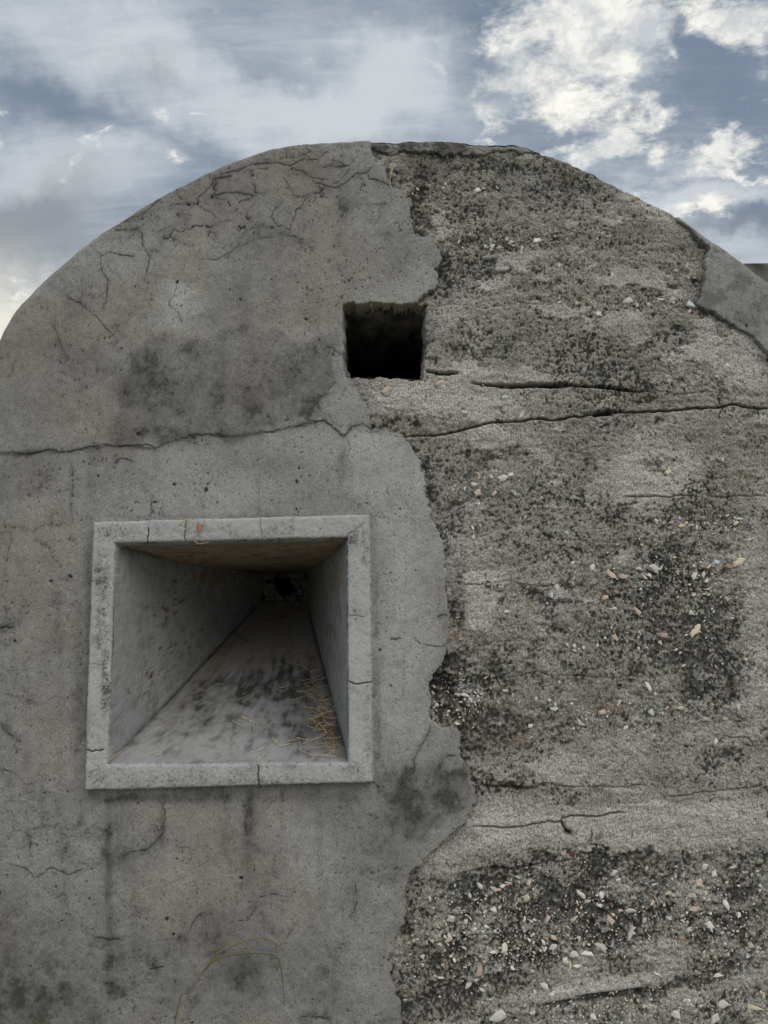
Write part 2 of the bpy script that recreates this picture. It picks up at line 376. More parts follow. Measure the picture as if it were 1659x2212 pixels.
FR_OUT = [(200, 1127), (798, 1111), (805, 1691), (181, 1708)]
FR_IN = [(248, 1173), (750, 1161), (752, 1648), (232, 1651)]
FY = -.030                                      # front plane of the frame
hn = fbm(SH, 14, 5, 4, .7)
big = fnoise(SH, 60, 8)
sd_main = sdf(PX, PY, MAIN) + hn*1.7 + fnoise(SH, 2.5, 7)*1.0 + 1.9*np.tanh(3*fnoise(SH, 7, 9))
sd_patch = sdf(PX, PY, PATCH) + hn*1.6
sd_strip = np.minimum(sdf(PX, PY, STRIP), 60) + hn*2.6
sd_vent = sdf(PX, PY, VENT) + hn*2.2*ss(PY, 680, 655)*ss(PY, 630, 650) + hn*1.1 + fnoise(SH, 9, 6)*1.2 + gauss(PX, PY, [(744, 770, 10, 26, 5)])
# cut for the embrasure, inside the frame
mid = [tuple((np.array(a)+np.array(b))/2) for a, b in zip([toP(*[np.array(v) for v in at(x, y, FY)]) and (x, y) for x, y in FR_OUT], FR_IN)]
sd_emb = sdf(PX, PY, mid)

# ------------------------------------------------------------------ rough concrete core
DARKG = [(1100, 350, 330, 34, .30), (1000, 372, 130, 40, .40), (1240, 385, 130, 40, .25), (1330, 440, 90, 30, .35, 30), (910, 440, 26, 90, .8), (955, 560, 30, 60, .25), (1110, 520, 190, 30, .20), (1040, 560, 80, 40, .15), (1330, 560, 130, 60, .12), (1500, 600, 40, 90, .35), (1290, 720, 200, 60, .30), (1000, 720, 80, 50, .30), (1300, 860, 120, 22, .55),
         (1380, 840, 60, 28, .55), (870, 880, 60, 40, .25), (850, 905, 25, 10, .6), (905, 912, 28, 14, .7), (1160, 960, 200, 60, .05), (935, 1010, 26, 60, .55), (960, 1120, 25, 70, .5), (985, 1210, 26, 90, .35), (990, 1330, 22, 90, .6), (975, 1450, 40, 40, .9), (950, 1500, 26, 60, 1.1), (965, 1555, 45, 22, 1.1),
         (1290, 1000, 120, 60, .10), (1330, 1090, 110, 50, .40), (1440, 1100, 100, 30, .30), (1560, 1020, 80, 60, .2), (1450, 1180, 120, 40, .25), (1160, 1180, 120, 60, .10), (1500, 1420, 120, 90, .60), (1560, 1340, 60, 60, .45), (1420, 1470, 200, 50, .35), (1120, 1450, 120, 60, .28), (1150, 1370, 160, 90, .12), (1560, 1480, 60, 60, .55),
         (1020, 1560, 60, 80, .45), (1200, 1560, 150, 60, .22), (1440, 1590, 60, 60, .5), (1520, 1630, 90, 40, .75), (1080, 1690, 120, 25, .60), (1200, 1710, 180, 20, .45), (1260, 1735, 110, 16, .5), (1620, 1720, 60, 18, .6, -20), (1360, 1990, 330, 130, .85), (1080, 2010, 150, 110, .75), (1000, 1920, 90, 40, .35), (1180, 1880, 140, 26, .75, -8),
         (1280, 1860, 120, 24, .85, -5), (1560, 1850, 110, 24, .6, -8), (950, 2050, 60, 120, .30), (900, 2140, 50, 80, .9), (1100, 2140, 190, 60, .7), (1000, 2180, 160, 40, .6), (1500, 2120, 180, 30, .8, -8), (1620, 1960, 50, 90, .5), (1560, 2190, 130, 40, .7), (1300, 2180, 130, 40, .6), (880, 1990, 16, 60, .9), (1640, 880, 40, 20, .4), (1610, 780, 40, 26, .3), (1470, 800, 60, 60, .1)]
PALEG = [(1395, 1030, 75, 62, 1.5), (1475, 1020, 55, 48, .9), (1330, 1080, 60, 20, .3), (1020, 660, 90, 40, .25), (960, 690, 30, 50, .4), (900, 852, 110, 44, 1.0), (1020, 862, 140, 36, .8), (985, 800, 60, 12, .5), (1000, 800, 90, 16, .55), (1110, 812, 140, 16, .45), (1610, 785, 55, 40, .8), (1630, 840, 50, 30, .6), (1640, 1250, 50, 160, .35), (1640, 1450, 35, 200, .45),
         (1080, 1780, 120, 50, .85), (1330, 1790, 200, 45, 1.0), (1560, 1780, 180, 60, .85), (950, 1870, 60, 30, .35), (1400, 1600, 60, 22, .2), (1470, 1640, 60, 24, .4), (1340, 1640, 60, 50, .35), (1560, 1590, 80, 24, .5), (1000, 1840, 140, 20, .45, -14), (1360, 1930, 70, 16, .4), (1430, 2060, 60, 40, .65), (1500, 1930, 50, 26, .5), (1040, 2040, 40, 60, .5), (960, 2020, 40, 30, .3), (1250, 2110, 60, 30, .45),
         (1280, 2140, 230, 18, .75, -9), (1500, 2160, 90, 20, .5, -12), (1620, 2120, 60, 20, .5), (1430, 470, 60, 16, .8, 32), (1370, 430, 60, 12, .5, 30), (1080, 375, 110, 18, .30), (1100, 1010, 60, 30, .35), (1150, 930, 60, 30, .2), (1040, 1190, 60, 30, .25), (1180, 1210, 60, 30, .2), (1020, 530, 60, 20, .35), (905, 620, 30, 26, .6), (1180, 1660, 300, 30, .2)]
PITG = [(1110, 520, 170, 22, 1.0), (975, 1500, 50, 50, 1.6), (1420, 1000, 40, 30, 1.2), (1400, 655, 170, 16, .6), (1450, 1250, 170, 50, .7), (1350, 2000, 380, 110, .9), (1000, 2050, 150, 100, .8), (900, 1450, 60, 90, .4), (900, 900, 100, 30, .6), (1290, 1845, 120, 18, 1.3), (1580, 830, 70, 30, 1.0)]
# long joints between lifts of concrete, form-board lines, slits and cracks
JOINTS = [([(870, 940), (920, 939), (960, 935), (1000, 925), (1040, 915), (1100, 908), (1180, 902), (1240, 897), (1290, 893), (1330, 887), (1400, 885), (1480, 881), (1560, 877), (1600, 872), (1659, 880), (1720, 884)], 1.9, 1.0, .012),
          ([(1285, 893), (1305, 889), (1328, 888)], 4.5, 1.0, .03), ([(922, 797), (950, 802), (990, 801)], 2.6, 1.0, .03), ([(940, 801), (975, 802)], 3.0, 1.0, .04), ([(1020, 823), (1060, 828), (1110, 829), (1180, 826), (1260, 830), (1340, 836), (1395, 842)], 2.3, 1.0, .02),
          ([(1075, 829), (1110, 830), (1150, 828), (1230, 829)], 3.4, 1.0, .04), ([(1390, 842), (1450, 843), (1560, 845)], 1.2, .5, .004), ([(1565, 800), (1560, 840), (1562, 876)], 2.0, .8, .008), ([(990, 1262), (1040, 1263), (1150, 1264), (1200, 1263)], 1.3, .6, .004), ([(1350, 1072), (1430, 1070), (1500, 1068)], 1.6, .7, .006), ([(1540, 1070), (1600, 1068), (1659, 1069)], 1.4, .6, .004),
          ([(1480, 1066), (1490, 1045), (1510, 1040)], 1.5, .8, .006), ([(1526, 1040), (1540, 1060), (1545, 1075)], 1.5, .8, .006), ([(985, 1463), (1100, 1465), (1230, 1460), (1380, 1462)], 1.6, .4, .004), ([(1030, 1690), (1100, 1695), (1180, 1694), (1300, 1700), (1420, 1702)], 1.4, .5, .004), ([(1040, 1700), (1100, 1704), (1160, 1706)], 3, .7, .01),
          ([(1440, 1725), (1540, 1715), (1620, 1706), (1659, 1700)], 1.6, .6, .005), ([(1010, 1792), (1080, 1790), (1160, 1782), (1215, 1779), (1218, 1770), (1260, 1766), (1320, 1760), (1360, 1758)], 1.7, 1.0, .008), ([(1216, 1778), (1222, 1792), (1236, 1806), (1240, 1808)], 2.4, 1.0, .012), ([(1225, 1800), (1238, 1806)], 5, 1.0, .02), ([(1282, 1795), (1281, 1830), (1300, 1832)], 1.5, .9, .006),
          ([(1060, 1883), (1140, 1876), (1210, 1866), (1240, 1860)], 1.8, .8, .006), ([(1160, 2180), (1200, 2172), (1270, 2165), (1340, 2158), (1420, 2150), (1490, 2135)], 3.2, 1.0, .012), ([(1250, 2160), (1330, 2153), (1400, 2146)], 5, 1.0, .02), ([(1460, 2115), (1530, 2112), (1600, 2105), (1659, 2095)], 2.4, .9, .01), ([(1480, 1920), (1540, 1905)], 1.3, .5, .004), ([(1505, 652), (1540, 676), (1600, 712), (1659, 765)], 2.6, .7, .004),
          ([(1468, 478), (1503, 505), (1533, 537)], 3.0, .9, .008), ([(905, 492), (1050, 494), (1130, 497)], 1.2, .3, .002), ([(930, 655), (1060, 658), (1200, 652)], 1.4, .3, .003), ([(1340, 1085), (1350, 1090), (1385, 1084)], 1.5, .8, .005), ([(1005, 437), (1060, 434)], 1.4, .6, .004), ([(1597, 1250), (1604, 1300), (1600, 1400)], 1.2, .3, .003), ([(1600, 1470), (1560, 1530), (1620, 1560)], 1.3, .5, .003),
          ([(1560, 1590), (1620, 1595), (1650, 1630)], 1.5, .6, .004), ([(1460, 1240), (1458, 1140)], 1.2, .4, .003), ([(835, 2100), (842, 2150)], 3, .8, .004)]
RIDGE = [([(930, 1892), (1000, 1884), (1080, 1873), (1180, 1862)], 5, .006), ([(1080, 2172), (1180, 2160), (1280, 2144), (1400, 2128)], 9, .008), ([(1030, 1687), (1200, 1690), (1400, 1697)], 3, .004), ([(1040, 806), (1200, 816), (1330, 822)], 7, .006), ([(1350, 1066), (1500, 1062)], 4, .003), ([(985, 1456), (1300, 1455)], 4, .003), ([(990, 1257), (1200, 1258)], 3, .003)]
n_l = fbm(SH, 90, 21, 5, .6, ax=1.0, ay=1.9); n_xl = fbm(SH, 28, 149, 4, .7, ax=.9, ay=1.3); n_m = fbm(SH, 16, 31, 4, .9, ax=.85, ay=1.25); n_s = fnoise(SH, 3.2, 41); n_xs = fnoise(SH, 1.6, 43); n_st = fbm(SH, 40, 51, 4, .6, ax=.4, ay=1.8)
joint = np.zeros(SH, np.float32); jd = np.zeros(SH, np.float32)
for pts, w, a, dep in JOINTS:
    p = wiggle(pts, .05 if w < 2.2 else .018, 3)
    f = np.zeros(SH, np.float32); paint(f, PX, PY, p, w, 1.0); joint = np.maximum(joint, f*a); jd = np.maximum(jd, f*dep)
ridge = np.zeros(SH, np.float32)
for pts, w, h in RIDGE:
    f = np.zeros(SH, np.float32); paint(f, PX, PY, wiggle(pts, .04, 3), w, h*.5); ridge = np.maximum(ridge, f)
smoothm = np.clip(gauss(PX, PY, PALEG), 0, 1)
pitm = gauss(PX, PY, PITG)
skin = ss(fbm(SH, 46, 145, 6, .62, ax=.8, ay=1.5), 1.0, 1.25)*.75*np.clip(1-pitm, 0, 1)*(1-ss(gauss(PX, PY, DARKG), .15, .6))
smoothm = np.maximum(smoothm, skin)
cmod = ss(fbm(SH, 70, 147, 3), -1.0, 1.2)
CORE_Y = .0155 + .0026*n_l + (.0010*n_m)*(1-.6*smoothm)*(1+pitm*.9) + (.00075*n_s + .0004*n_xs)*(1-.4*smoothm)*(1+.4*pitm) + .0008*n_st + jd - ridge - .0035*smoothm
CORE_Y += .020*ss(gauss(PX, PY, [(955, 1505, 34, 62, 1.0)]), .1, .8) + .008*np.clip(pitm-.4, 0, 1)*ss(n_m, -.3, 1)
lumps = .0030*ss(fnoise(SH, 9, 61), .9, 2.0)*(.4+np.clip(pitm, 0, 1))     # stones half under the skin
CORE_Y -= lumps
CORE_Y = np.maximum(CORE_Y, .002)
pl = ss((n_s*.65+n_xs*.75)*(.35+.8*cmod)+n_m*(.75-.3*cmod)+n_l*.45 + .30*n_xl - .60 + np.minimum(gauss(PX, PY, DARKG), .95)*1.9 - smoothm*2.3 + np.clip(pitm, 0, 1)*.4, -.75, 1.75)
edge_dark = np.exp(-np.clip(-sd_main, 0, 99)/9.0)*.55*ss(n_m, -1.5, .8) + np.exp(-np.clip(-sd_patch, 0, 99)/10.0)*.6  # core turns darker close to the plaster edges
core_dark = np.clip(np.maximum(pl*.80+.18*(n_xs*.6+n_s*.5)*np.clip(1-smoothm, .25, 1), joint) + edge_dark*(1-.5*smoothm), 0, 1)*np.clip(1-.10*smoothm, 0, 1)
core_dark = np.maximum(core_dark, ss(fnoise(SH, 2.6, 64)+.5*fnoise(SH, 30, 65), 2.1, 2.7)*.9)
top_tone = ss(topd, 230, 20)*.30*ss(n_l, -1.2, .6)
core_dark = np.clip(core_dark+top_tone*(1-core_dark), 0, 1)
core_pale = np.clip(smoothm*.80*(1+.2*n_m) + .35*ss(n_m*.8+fnoise(SH, 2.2, 66)*.7, 1.3, 2.4)*(1-smoothm) + .25*ss(fnoise(SH, 26, 67)+.5*n_s, 1.2, 2.2), 0, .8)
core_warm = np.clip(.14*ss(fbm(SH, 50, 71, 3), .2, 1.6) + .55*ss(fnoise(SH, 6, 72)+.5*fnoise(SH, 30, 73), 1.6, 2.6) + gauss(PX, PY, [(1100, 1700, 150, 30, .25), (930, 905, 70, 20, .3), (1030, 1350, 80, 30, .18), (1430, 860, 90, 20, .25), (1200, 1580, 200, 40, .12), (1080, 1610, 160, 60, .15)]), 0, .7)
core_green = np.clip(gauss(PX, PY, [(843, 905, 26, 7, 1.6, -12), (898, 912, 16, 10, 1.6), (905, 908, 25, 12, .6), (1090, 1702, 60, 7, .6), (1550, 1060, 60, 40, .12)])*ss(n_s+n_m*.6, -.4, .8), 0, .85)

# ------------------------------------------------------------------ plaster coat
CR = [  # polyline, width, strength
    ([(-60, 978), (0, 979), (57, 979), (97, 971), (127, 976), (157, 973), (187, 966), (230, 961), (287, 962), (337, 968), (353, 956), (393, 945), (443, 937), (500, 941), (553, 935), (600, 927), (640, 920), (680, 910), (700, 908), (715, 918), (735, 938), (745, 940), (758, 922), (770, 918), (785, 914), (802, 925)], 1.7, 1.0),
    ([(203, 540), (218, 550), (218, 570), (222, 590), (233, 606), (230, 630), (230, 650), (213, 673)], 1.5, .95), ([(140, 631), (150, 645), (173, 653), (197, 675), (213, 690), (233, 713), (247, 726)], 1.2, .8), ([(108, 693), (123, 723), (133, 753), (150, 780)], 1.3, .6),
    ([(240, 491), (257, 498), (293, 495), (307, 503), (308, 530), (323, 553), (320, 576), (312, 600)], 1.4, .85), ([(243, 490), (277, 473), (317, 456), (330, 443), (353, 428)], 1.3, .8), ([(253, 548), (267, 552), (293, 552)], 1.8, .9), ([(215, 555), (235, 545), (255, 550)], 1.2, .6), ([(323, 541), (337, 541), (343, 546)], 1.7, .9), ([(350, 514), (365, 514)], 1.8, .9),
    ([(363, 450), (370, 441), (393, 440), (423, 439)], 1.3, .7), ([(460, 373), (465, 385), (463, 420), (487, 415), (510, 414), (533, 419), (545, 423), (546, 435)], 1.4, .9), ([(465, 385), (500, 378)], 1.2, .7), ([(468, 376), (498, 370), (524, 363), (548, 355), (574, 352), (628, 358), (648, 345), (658, 343), (656, 335), (654, 326)], 1.5, .85),
    ([(658, 343), (691, 341), (700, 330), (711, 325)], 1.2, .7), ([(628, 358), (641, 368), (664, 376), (704, 385)], 1.3, .7), ([(718, 345), (738, 351), (747, 360)], 1.2, .6), ([(535, 372), (560, 365), (584, 362)], 1.2, .6), ([(674, 393), (698, 398), (711, 403), (731, 403), (751, 391), (768, 376), (791, 373), (811, 355)], 1.4, .85), ([(794, 376), (798, 388), (824, 393), (844, 400)], 1.4, .9),
    ([(405, 560), (430, 559), (470, 562), (498, 548), (531, 526), (564, 513), (611, 505), (641, 513), (671, 530)], 2.2, .55), ([(731, 440), (744, 450), (764, 445), (798, 441), (840, 438)], 1.6, .65), ([(754, 506), (814, 506), (894, 507)], 2.0, .42), ([(813, 520), (814, 576), (816, 640)], 1.4, .3), ([(704, 753), (718, 751), (731, 762), (738, 770)], 1.8, .9),
    ([(733, 818), (710, 842), (690, 861), (671, 885), (668, 912)], 1.1, .65), ([(382, 610), (370, 646), (365, 658), (385, 676), (397, 703)], 1.2, .7), ([(390, 700), (390, 780), (390, 861), (392, 936)], 1.0, .4), ([(205, 760), (212, 836), (215, 891), (218, 958)], 1.0, .5), ([(150, 991), (157, 1035), (153, 1085), (160, 1138)], 1.0, .5), ([(245, 1003), (253, 993), (265, 989), (287, 995)], 1.5, .9),
    ([(300, 1045), (330, 1071), (322, 1122)], 1.0, .55), ([(443, 1018), (437, 1070), (435, 1115)], 1.0, .4), ([(560, 1010), (558, 1060), (563, 1112)], 1.0, .45), ([(-10, 1357), (15, 1355), (32, 1356)], 2.2, .95), ([(20, 1138), (27, 1165), (13, 1221), (0, 1300)], 1.1, .55), ([(0, 1135), (30, 1134), (72, 1148), (100, 1131), (147, 1131)], 1.0, .5), ([(72, 1148), (88, 1170)], 1.0, .4),
    ([(843, 1379), (855, 1382), (867, 1378)], 2.2, .9), ([(891, 1375), (907, 1390), (936, 1396), (968, 1395)], 1.4, .85), ([(944, 1334), (968, 1331)], 2.2, .9), ([(932, 1557), (923, 1588), (909, 1610), (893, 1642), (896, 1658), (872, 1677), (860, 1714)], 1.4, .85), ([(987, 1632), (957, 1637), (955, 1650), (945, 1662)], 1.6, .8), ([(870, 1420), (869, 1470), (872, 1500), (860, 1520)], .9, .45), ([(810, 1240), (850, 1238)], .8, .4),
    ([(745, 940), (742, 1000), (741, 1050)], 1.2, .55), ([(352, 1716), (352, 1744), (355, 1794), (340, 1814), (320, 1834), (280, 1841), (235, 1851)], 1.4, .75), ([(235, 1851), (260, 1846), (300, 1838), (325, 1830)], 3.2, .5), ([(537, 1712), (537, 1750), (540, 1789)], 2.0, .55), ([(-10, 1865), (55, 1876), (75, 1896), (110, 1874), (150, 1889), (215, 1866), (237, 1804)], 1.4, .75), ([(0, 1774), (30, 1771), (60, 1794), (75, 1859)], 1.3, .6),
    ([(75, 1896), (58, 1912), (58, 1960)], 1.2, .5), ([(200, 2026), (235, 2033), (260, 2029)], 2.4, .8), ([(325, 2029), (360, 2031), (400, 2026), (420, 1989), (435, 1974), (465, 1974)], 1.5, .7), ([(305, 1995), (325, 2029), (318, 2090)], 1.2, .5), ([(767, 1899), (765, 1969), (752, 1988)], 1.6, .75), ([(635, 2004), (615, 2044)], 1.6, .7), ([(480, 1984), (535, 1989), (560, 1939), (595, 1931), (640, 1940)], 1.5, .6), ([(320, 2094), (355, 2089)], 2.4, .8),
    ([(135, 2129), (127, 2159)], 1.6, .6), ([(640, 2204), (665, 2195), (720, 2199)], 2.8, .9), ([(0, 1500), (45, 1508), (90, 1525), (135, 1500)], 1.2, .55), ([(0, 1560), (25, 1590), (45, 1605)], 1.5, .7), ([(0, 1665), (30, 1670), (60, 1695), (80, 1690)], 1.4, .75), ([(25, 1750), (27, 1780)], 1.2, .6), ([(130, 1800), (150, 1806), (190, 1800)], 1.6, .6), ([(460, 2090), (440, 2150), (415, 2180)], 1.2, .45), ([(590, 2080), (600, 2130)], 1.2, .4),
    ([(380, 1830), (415, 1832)], 2.2, .5), ([(175, 1722), (176, 1770), (160, 1800)], 1.2, .6), ([(800, 1685), (815, 1700), (826, 1712)], 3, .6), ([(1575, 549), (1592, 565), (1627, 582), (1659, 606)], 1.3, .6), ([(1547, 525), (1575, 549)], 1.5, .8), ([(1533, 535), (1547, 525), (1552, 520)], 1.8, .9), ([(1550, 608), (1560, 606), (1572, 610)], 1.4, .8), ([(1592, 565), (1596, 590), (1605, 620)], 1.8, .3),
    ([(810, 1925), (850, 1915), (868, 1912)], 1.2, .4)] + [([(812+random.uniform(-4, 4), y), (845, y-1), (868, y-2)], 1.2, .35) for y in range(1950, 2120, 11)]
# hairline crazing grown at random between the traced ones
rr = random.Random(5)
for k in range(85):
    x, y = rr.uniform(-20, 900), rr.uniform(330, 2212); 
    if k % 3 == 0: x, y = rr.uniform(60, 850), rr.uniform(330, 900)
    a = rr.choice([rr.gauss(1.57, .5), rr.gauss(0, .6)]); pts = [(x, y)]
    for _ in range(rr.randint(2, 5)):
        a += rr.gauss(0, .6); L = rr.uniform(10, 32); x += L*math.cos(a); y += L*math.sin(a); pts.append((x, y))
    CR.append((pts, rr.uniform(.7, 1.2), rr.uniform(.18, .5)))
crack = np.zeros(SH, np.float32); cdirt = np.zeros(SH, np.float32)
for pts, w, a in CR:
    p = wiggle(pts, .065, 4); paint(crack, PX, PY, p, max(w*.80, 1.05), min(1, a*1.25))
    if a > .4: paint(cdirt, PX, PY, pts, w*5.0, a*.42, reach=2.2)
def crazing(seed, cell, region, amp, w, lo=-.5):
    g = np.random.default_rng(seed); x0, y0, x1, y1 = region
    cols = np.where((COLP > x0-60) & (COLP < x1+60))[0]; j0, j1 = cols[0], cols[-1]+1
    rows = np.where((PY[:, (j0+j1)//2] > y0-60) & (PY[:, (j0+j1)//2] < y1+60))[0]; r0, r1 = rows[0], rows[-1]+1
    sub = (slice(r0, r1), slice(j0, j1)); x = PX[sub]; y = PY[sub]
    xw = x+8*W1[sub]+1.3*W3[sub]; yw = y+8*W2[sub]+1.3*W4[sub]
    nx, ny = int((x1-x0)/cell)+3, int((y1-y0)/cell)+3
    f1 = np.full(x.shape, 1e9, np.float32); f2 = f1.copy()
    for i in range(nx):
        for j in range(ny):
            sx_ = x0+(i-1+g.random())*cell*1.0; sy_ = y0+(j-1+g.random())*cell*.8
            d = np.hypot(xw-sx_, (yw-sy_)*1.15); m = d < f1
            f2 = np.where(m, f1, np.minimum(f2, d)); f1 = np.where(m, d, f1)
    e = (f2-f1)*.5
    reg = np.exp(-(np.clip(np.abs((x-(x0+x1)/2)/((x1-x0)/2)), 0, 9)**6+np.clip(np.abs((y-(y0+y1)/2)/((y1-y0)/2)), 0, 9)**6))
    pres = ss(fnoise(SH, 34, seed+1)[sub]+.4*W3[sub], lo, lo+1.2)*reg*amp
    line = np.exp(-(e/w)**2)*pres
    crack[sub] = np.maximum(crack[sub], line); cdirt[sub] = np.maximum(cdirt[sub], np.exp(-(e/(w*4))**2)*pres*.35)
W1, W2, W3, W4 = (fnoise(SH, c_, 150+k_) for k_, c_ in enumerate((22, 22, 5, 5)))
crazing(161, 74, (230, 300, 860, 540), .85, 1.1, -1.3)
crazing(171, 92, (60, 520, 470, 760), .55, .9)
crazing(181, 88, (-60, 1060, 190, 1980), .62, .9)
crazing(191, 120, (-60, 1740, 860, 2260), .55, 1.0)
crazing(201, 130, (480, 500, 900, 900), .30, .9)
crazing(211, 110, (790, 1200, 980, 1700), .30, .8)
crack *= (.62+.45*ss(W3*.6+W1*.8, -1.2, 1.0)).clip(0, 1)
PDARK = [(430, 2170, 480, 150, .16), (70, 2050, 150, 220, .14), (430, 1950, 420, 150, .06), (570, 704, 60, 26, .12), (690, 800, 60, 110, .06), (250, 780, 60, 90, .10, 40), (170, 640, 70, 40, .12, 40), (420, 430, 190, 30, .10, -25), (640, 370, 140, 40, .10), (560, 560, 90, 60, .10), (620, 590, 60, 40, .10), (760, 440, 60, 30, .14), (740, 540, 26, 80, .10), (480, 470, 40, 60, .08), (310, 1030, 45, 50, .22), (600, 1010, 40, 60, .08), (655, 1060, 30, 60, .14), (745, 1020, 16, 70, .28), (700, 1090, 140, 22, .10),  # stains; the broad first entries mix algae with painted shade low down
         (850, 1690, 60, 60, .10), (930, 1720, 110, 90, .10), (830, 1790, 90, 110, .10), (352, 1790, 7, 80, .25), (537, 1790, 13, 110, .30), (690, 1800, 10, 120, .18), (610, 1790, 8, 80, .14), (445, 1850, 9, 130, .14), (130, 1500, 9, 260, .18), (60, 1700, 10, 200, .16), (290, 1990, 8, 160, .18), (265, 1790, 50, 60, .36), (440, 1725, 60, 28, .30), (540, 1770, 26, 50, .30), (235, 1930, 10, 240, .40), (260, 1870, 40, 60, .24), (150, 1850, 30, 130, .14), (730, 1770, 30, 50, .16), (560, 1860, 60, 90, .14), (470, 2000, 60, 40, .14), (196, 1350, 13, 300, .42), (172, 1500, 16, 230, .38), (110, 1370, 40, 120, .16), (60, 1270, 30, 60, .10),  # stains and streaks, plus shade painted along the frame's left side
         (40, 2090, 70, 120, .22), (250, 2090, 24, 80, .26), (130, 2140, 90, 60, .12), (700, 2110, 60, 60, .26), (540, 2120, 50, 60, .20), (330, 2060, 50, 40, .16), (640, 2050, 60, 60, .12), (770, 1930, 40, 80, .14), (820, 1860, 60, 40, .12), (815, 1520, 8, 170, .24), (812, 1300, 5, 180, .12), (500, 1720, 330, 13, .34), (300, 1725, 110, 12, .4), (500, 1116, 300, 6, .25), (890, 1590, 14, 40, .1), (960, 1640, 30, 20, .12), (60, 1010, 60, 30, .10), (390, 2170, 60, 40, .1), (20, 2190, 50, 40, .25)]  # stains, plus the frame's drop shadow painted as bands beneath it
PPALE = [(380, 636, 32, 30, .75), (385, 685, 50, 24, .5), (425, 655, 24, 34, .5), (620, 715, 90, 40, .16), (350, 720, 160, 22, .16), (700, 640, 26, 110, .10), (850, 1000, 70, 90, .34), (870, 1180, 60, 160, .30), (870, 1450, 60, 160, .26), (790, 960, 30, 40, .16), (640, 960, 130, 30, .12), (560, 1050, 90, 40, .14), (450, 1000, 60, 40, .10), (930, 600, 26, 50, .25), (900, 630, 40, 16, .2), (640, 1780, 80, 60, .18), (400, 1760, 70, 40, .10), (90, 1420, 60, 100, .06), (60, 600, 40, 60, .1), (780, 460, 60, 60, .1), (960, 1610, 26, 40, .14), (1600, 650, 70, 80, .22), (180, 940, 90, 30, .08), (350, 1960, 90, 60, .08), (420, 2050, 40, 60, .08), (130, 460, 0.1, .1, 0)]
PWARM = [(600, 700, 90, 40, .22), (180, 880, 120, 80, .14), (340, 730, 120, 22, .18), (700, 600, 120, 160, .10), (860, 1050, 60, 60, .14), (60, 1250, 80, 160, .14), (120, 1600, 80, 120, .14), (430, 360, 300, 60, .10), (870, 1320, 60, 120, .06)]
q_l = fbm(SH, 120, 81, 5, .55); q_m = fbm(SH, 22, 91, 4, .7); q_v = fbm(SH, 44, 101, 5, .75, ax=1.9, ay=.42); q_s = fnoise(SH, 2.8, 111); q_p = fnoise(SH, 1.9, 112); q_x = fnoise(SH, 1.5, 113)
low = ss(PY, 940, 1150)
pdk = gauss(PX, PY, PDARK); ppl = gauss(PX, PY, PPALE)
# separate trowelled fields of the coat, each with its own tone
def field(poly, soft, seed): return ss(sdf(PX, PY, poly)+fnoise(SH, 30, seed)*soft*.6+fnoise(SH, 7, seed+1)*soft*.25, -soft, soft)
pdk += .40*field([(318, 728), (450, 726), (560, 716), (650, 735), (735, 705), (738, 815), (700, 905), (600, 925), (500, 938), (330, 962), (228, 958), (245, 850), (290, 765)], 12, 301)
ppl += .34*field([(748, 946), (800, 928), (880, 958), (920, 1060), (958, 1180), (970, 1340), (925, 1480), (930, 1560), (892, 1640), (812, 1655), (808, 1100), (748, 1092)], 12, 305)
pdk += .44*field([(825, 1668), (892, 1645), (960, 1650), (1005, 1655), (1026, 1720), (930, 1840), (860, 1830)], 14, 309)
ppl += .14*field([(240, 965), (520, 945), (690, 915), (745, 945), (742, 1108), (200, 1122)], 14, 313)
PL_Y = .0015*q_l + .0003*q_m + .00018*q_s + .0032*ss(crack, .35, .95) + .0014*np.exp(-np.clip(topd-40, 0, 60)/30)*q_m*.4
# the layer above the main crack stands a hair proud, and the lower lip is rounded
main_y = np.interp(PX, [p[0] for p in CR[0][0]], [p[1] for p in CR[0][0]])
PL_Y += .0035*ss(PY-main_y, 0, 3)*ss(PY-main_y, 70, 6)*ss(PX, 810, 790)
pitfield = q_p*.9+q_x*.45+.30*q_m + .25*fnoise(SH, 50, 114)
pits = ss(pitfield, 1.95, 2.6); spots = ss(fnoise(SH, 3.6, 121)+.25*fnoise(SH, 80, 122), 2.95, 3.35)
for (cx, cy, r) in [(378, 1047, 4.5), (444, 1058, 4.5), (449, 1045, 3), (450, 1022, 3), (110, 1256, 4), (151, 1245, 4), (382, 609, 4), (520, 647, 2.5), (661, 690, 3.5), (298, 1735, 3.5), (520, 1897, 4), (360, 1985, 4), (650, 1030, 4), (640, 1040, 4), (655, 1012, 3), (335, 1085, 3), (30, 1385, 3), (298, 937, 4), (268, 847, 2), (405, 441, 3), (456, 424, 3), (640, 1100, 2)]:
    m_ = (np.abs(PX-cx) < 14) & (np.abs(PY-cy) < 14); d_ = np.hypot(PX[m_]-cx, (PY[m_]-cy)*1.1)+q_s[m_]*1.2; spots[m_] = np.maximum(spots[m_], ss(d_, r+.8, r-1.2))
PL_Y += .0022*pits + .0045*spots
streak = ss(q_v*.8+q_m*.35, .0, 2.2)*(.12+.15*low)*ss(fbm(SH, 110, 141, 3), -1.0, 1.2)
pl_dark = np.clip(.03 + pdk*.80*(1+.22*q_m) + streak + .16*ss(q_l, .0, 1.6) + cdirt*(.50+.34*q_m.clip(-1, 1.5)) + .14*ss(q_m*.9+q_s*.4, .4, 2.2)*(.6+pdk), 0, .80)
pl_dark = pl_dark*(1-.75*np.clip(ppl, 0, 1))
pl_dark = np.maximum(pl_dark, np.maximum(ss(crack, .12, .80)*.97, np.maximum(pits*.75, spots*.93)))
speck = ss(q_x*.8+q_s*.35+np.clip(pdk, 0, .7)*.7, .55, 1.9)*(.22+.10*ss(q_m, -.3, 1.6)+.40*np.clip(pdk, 0, .6))
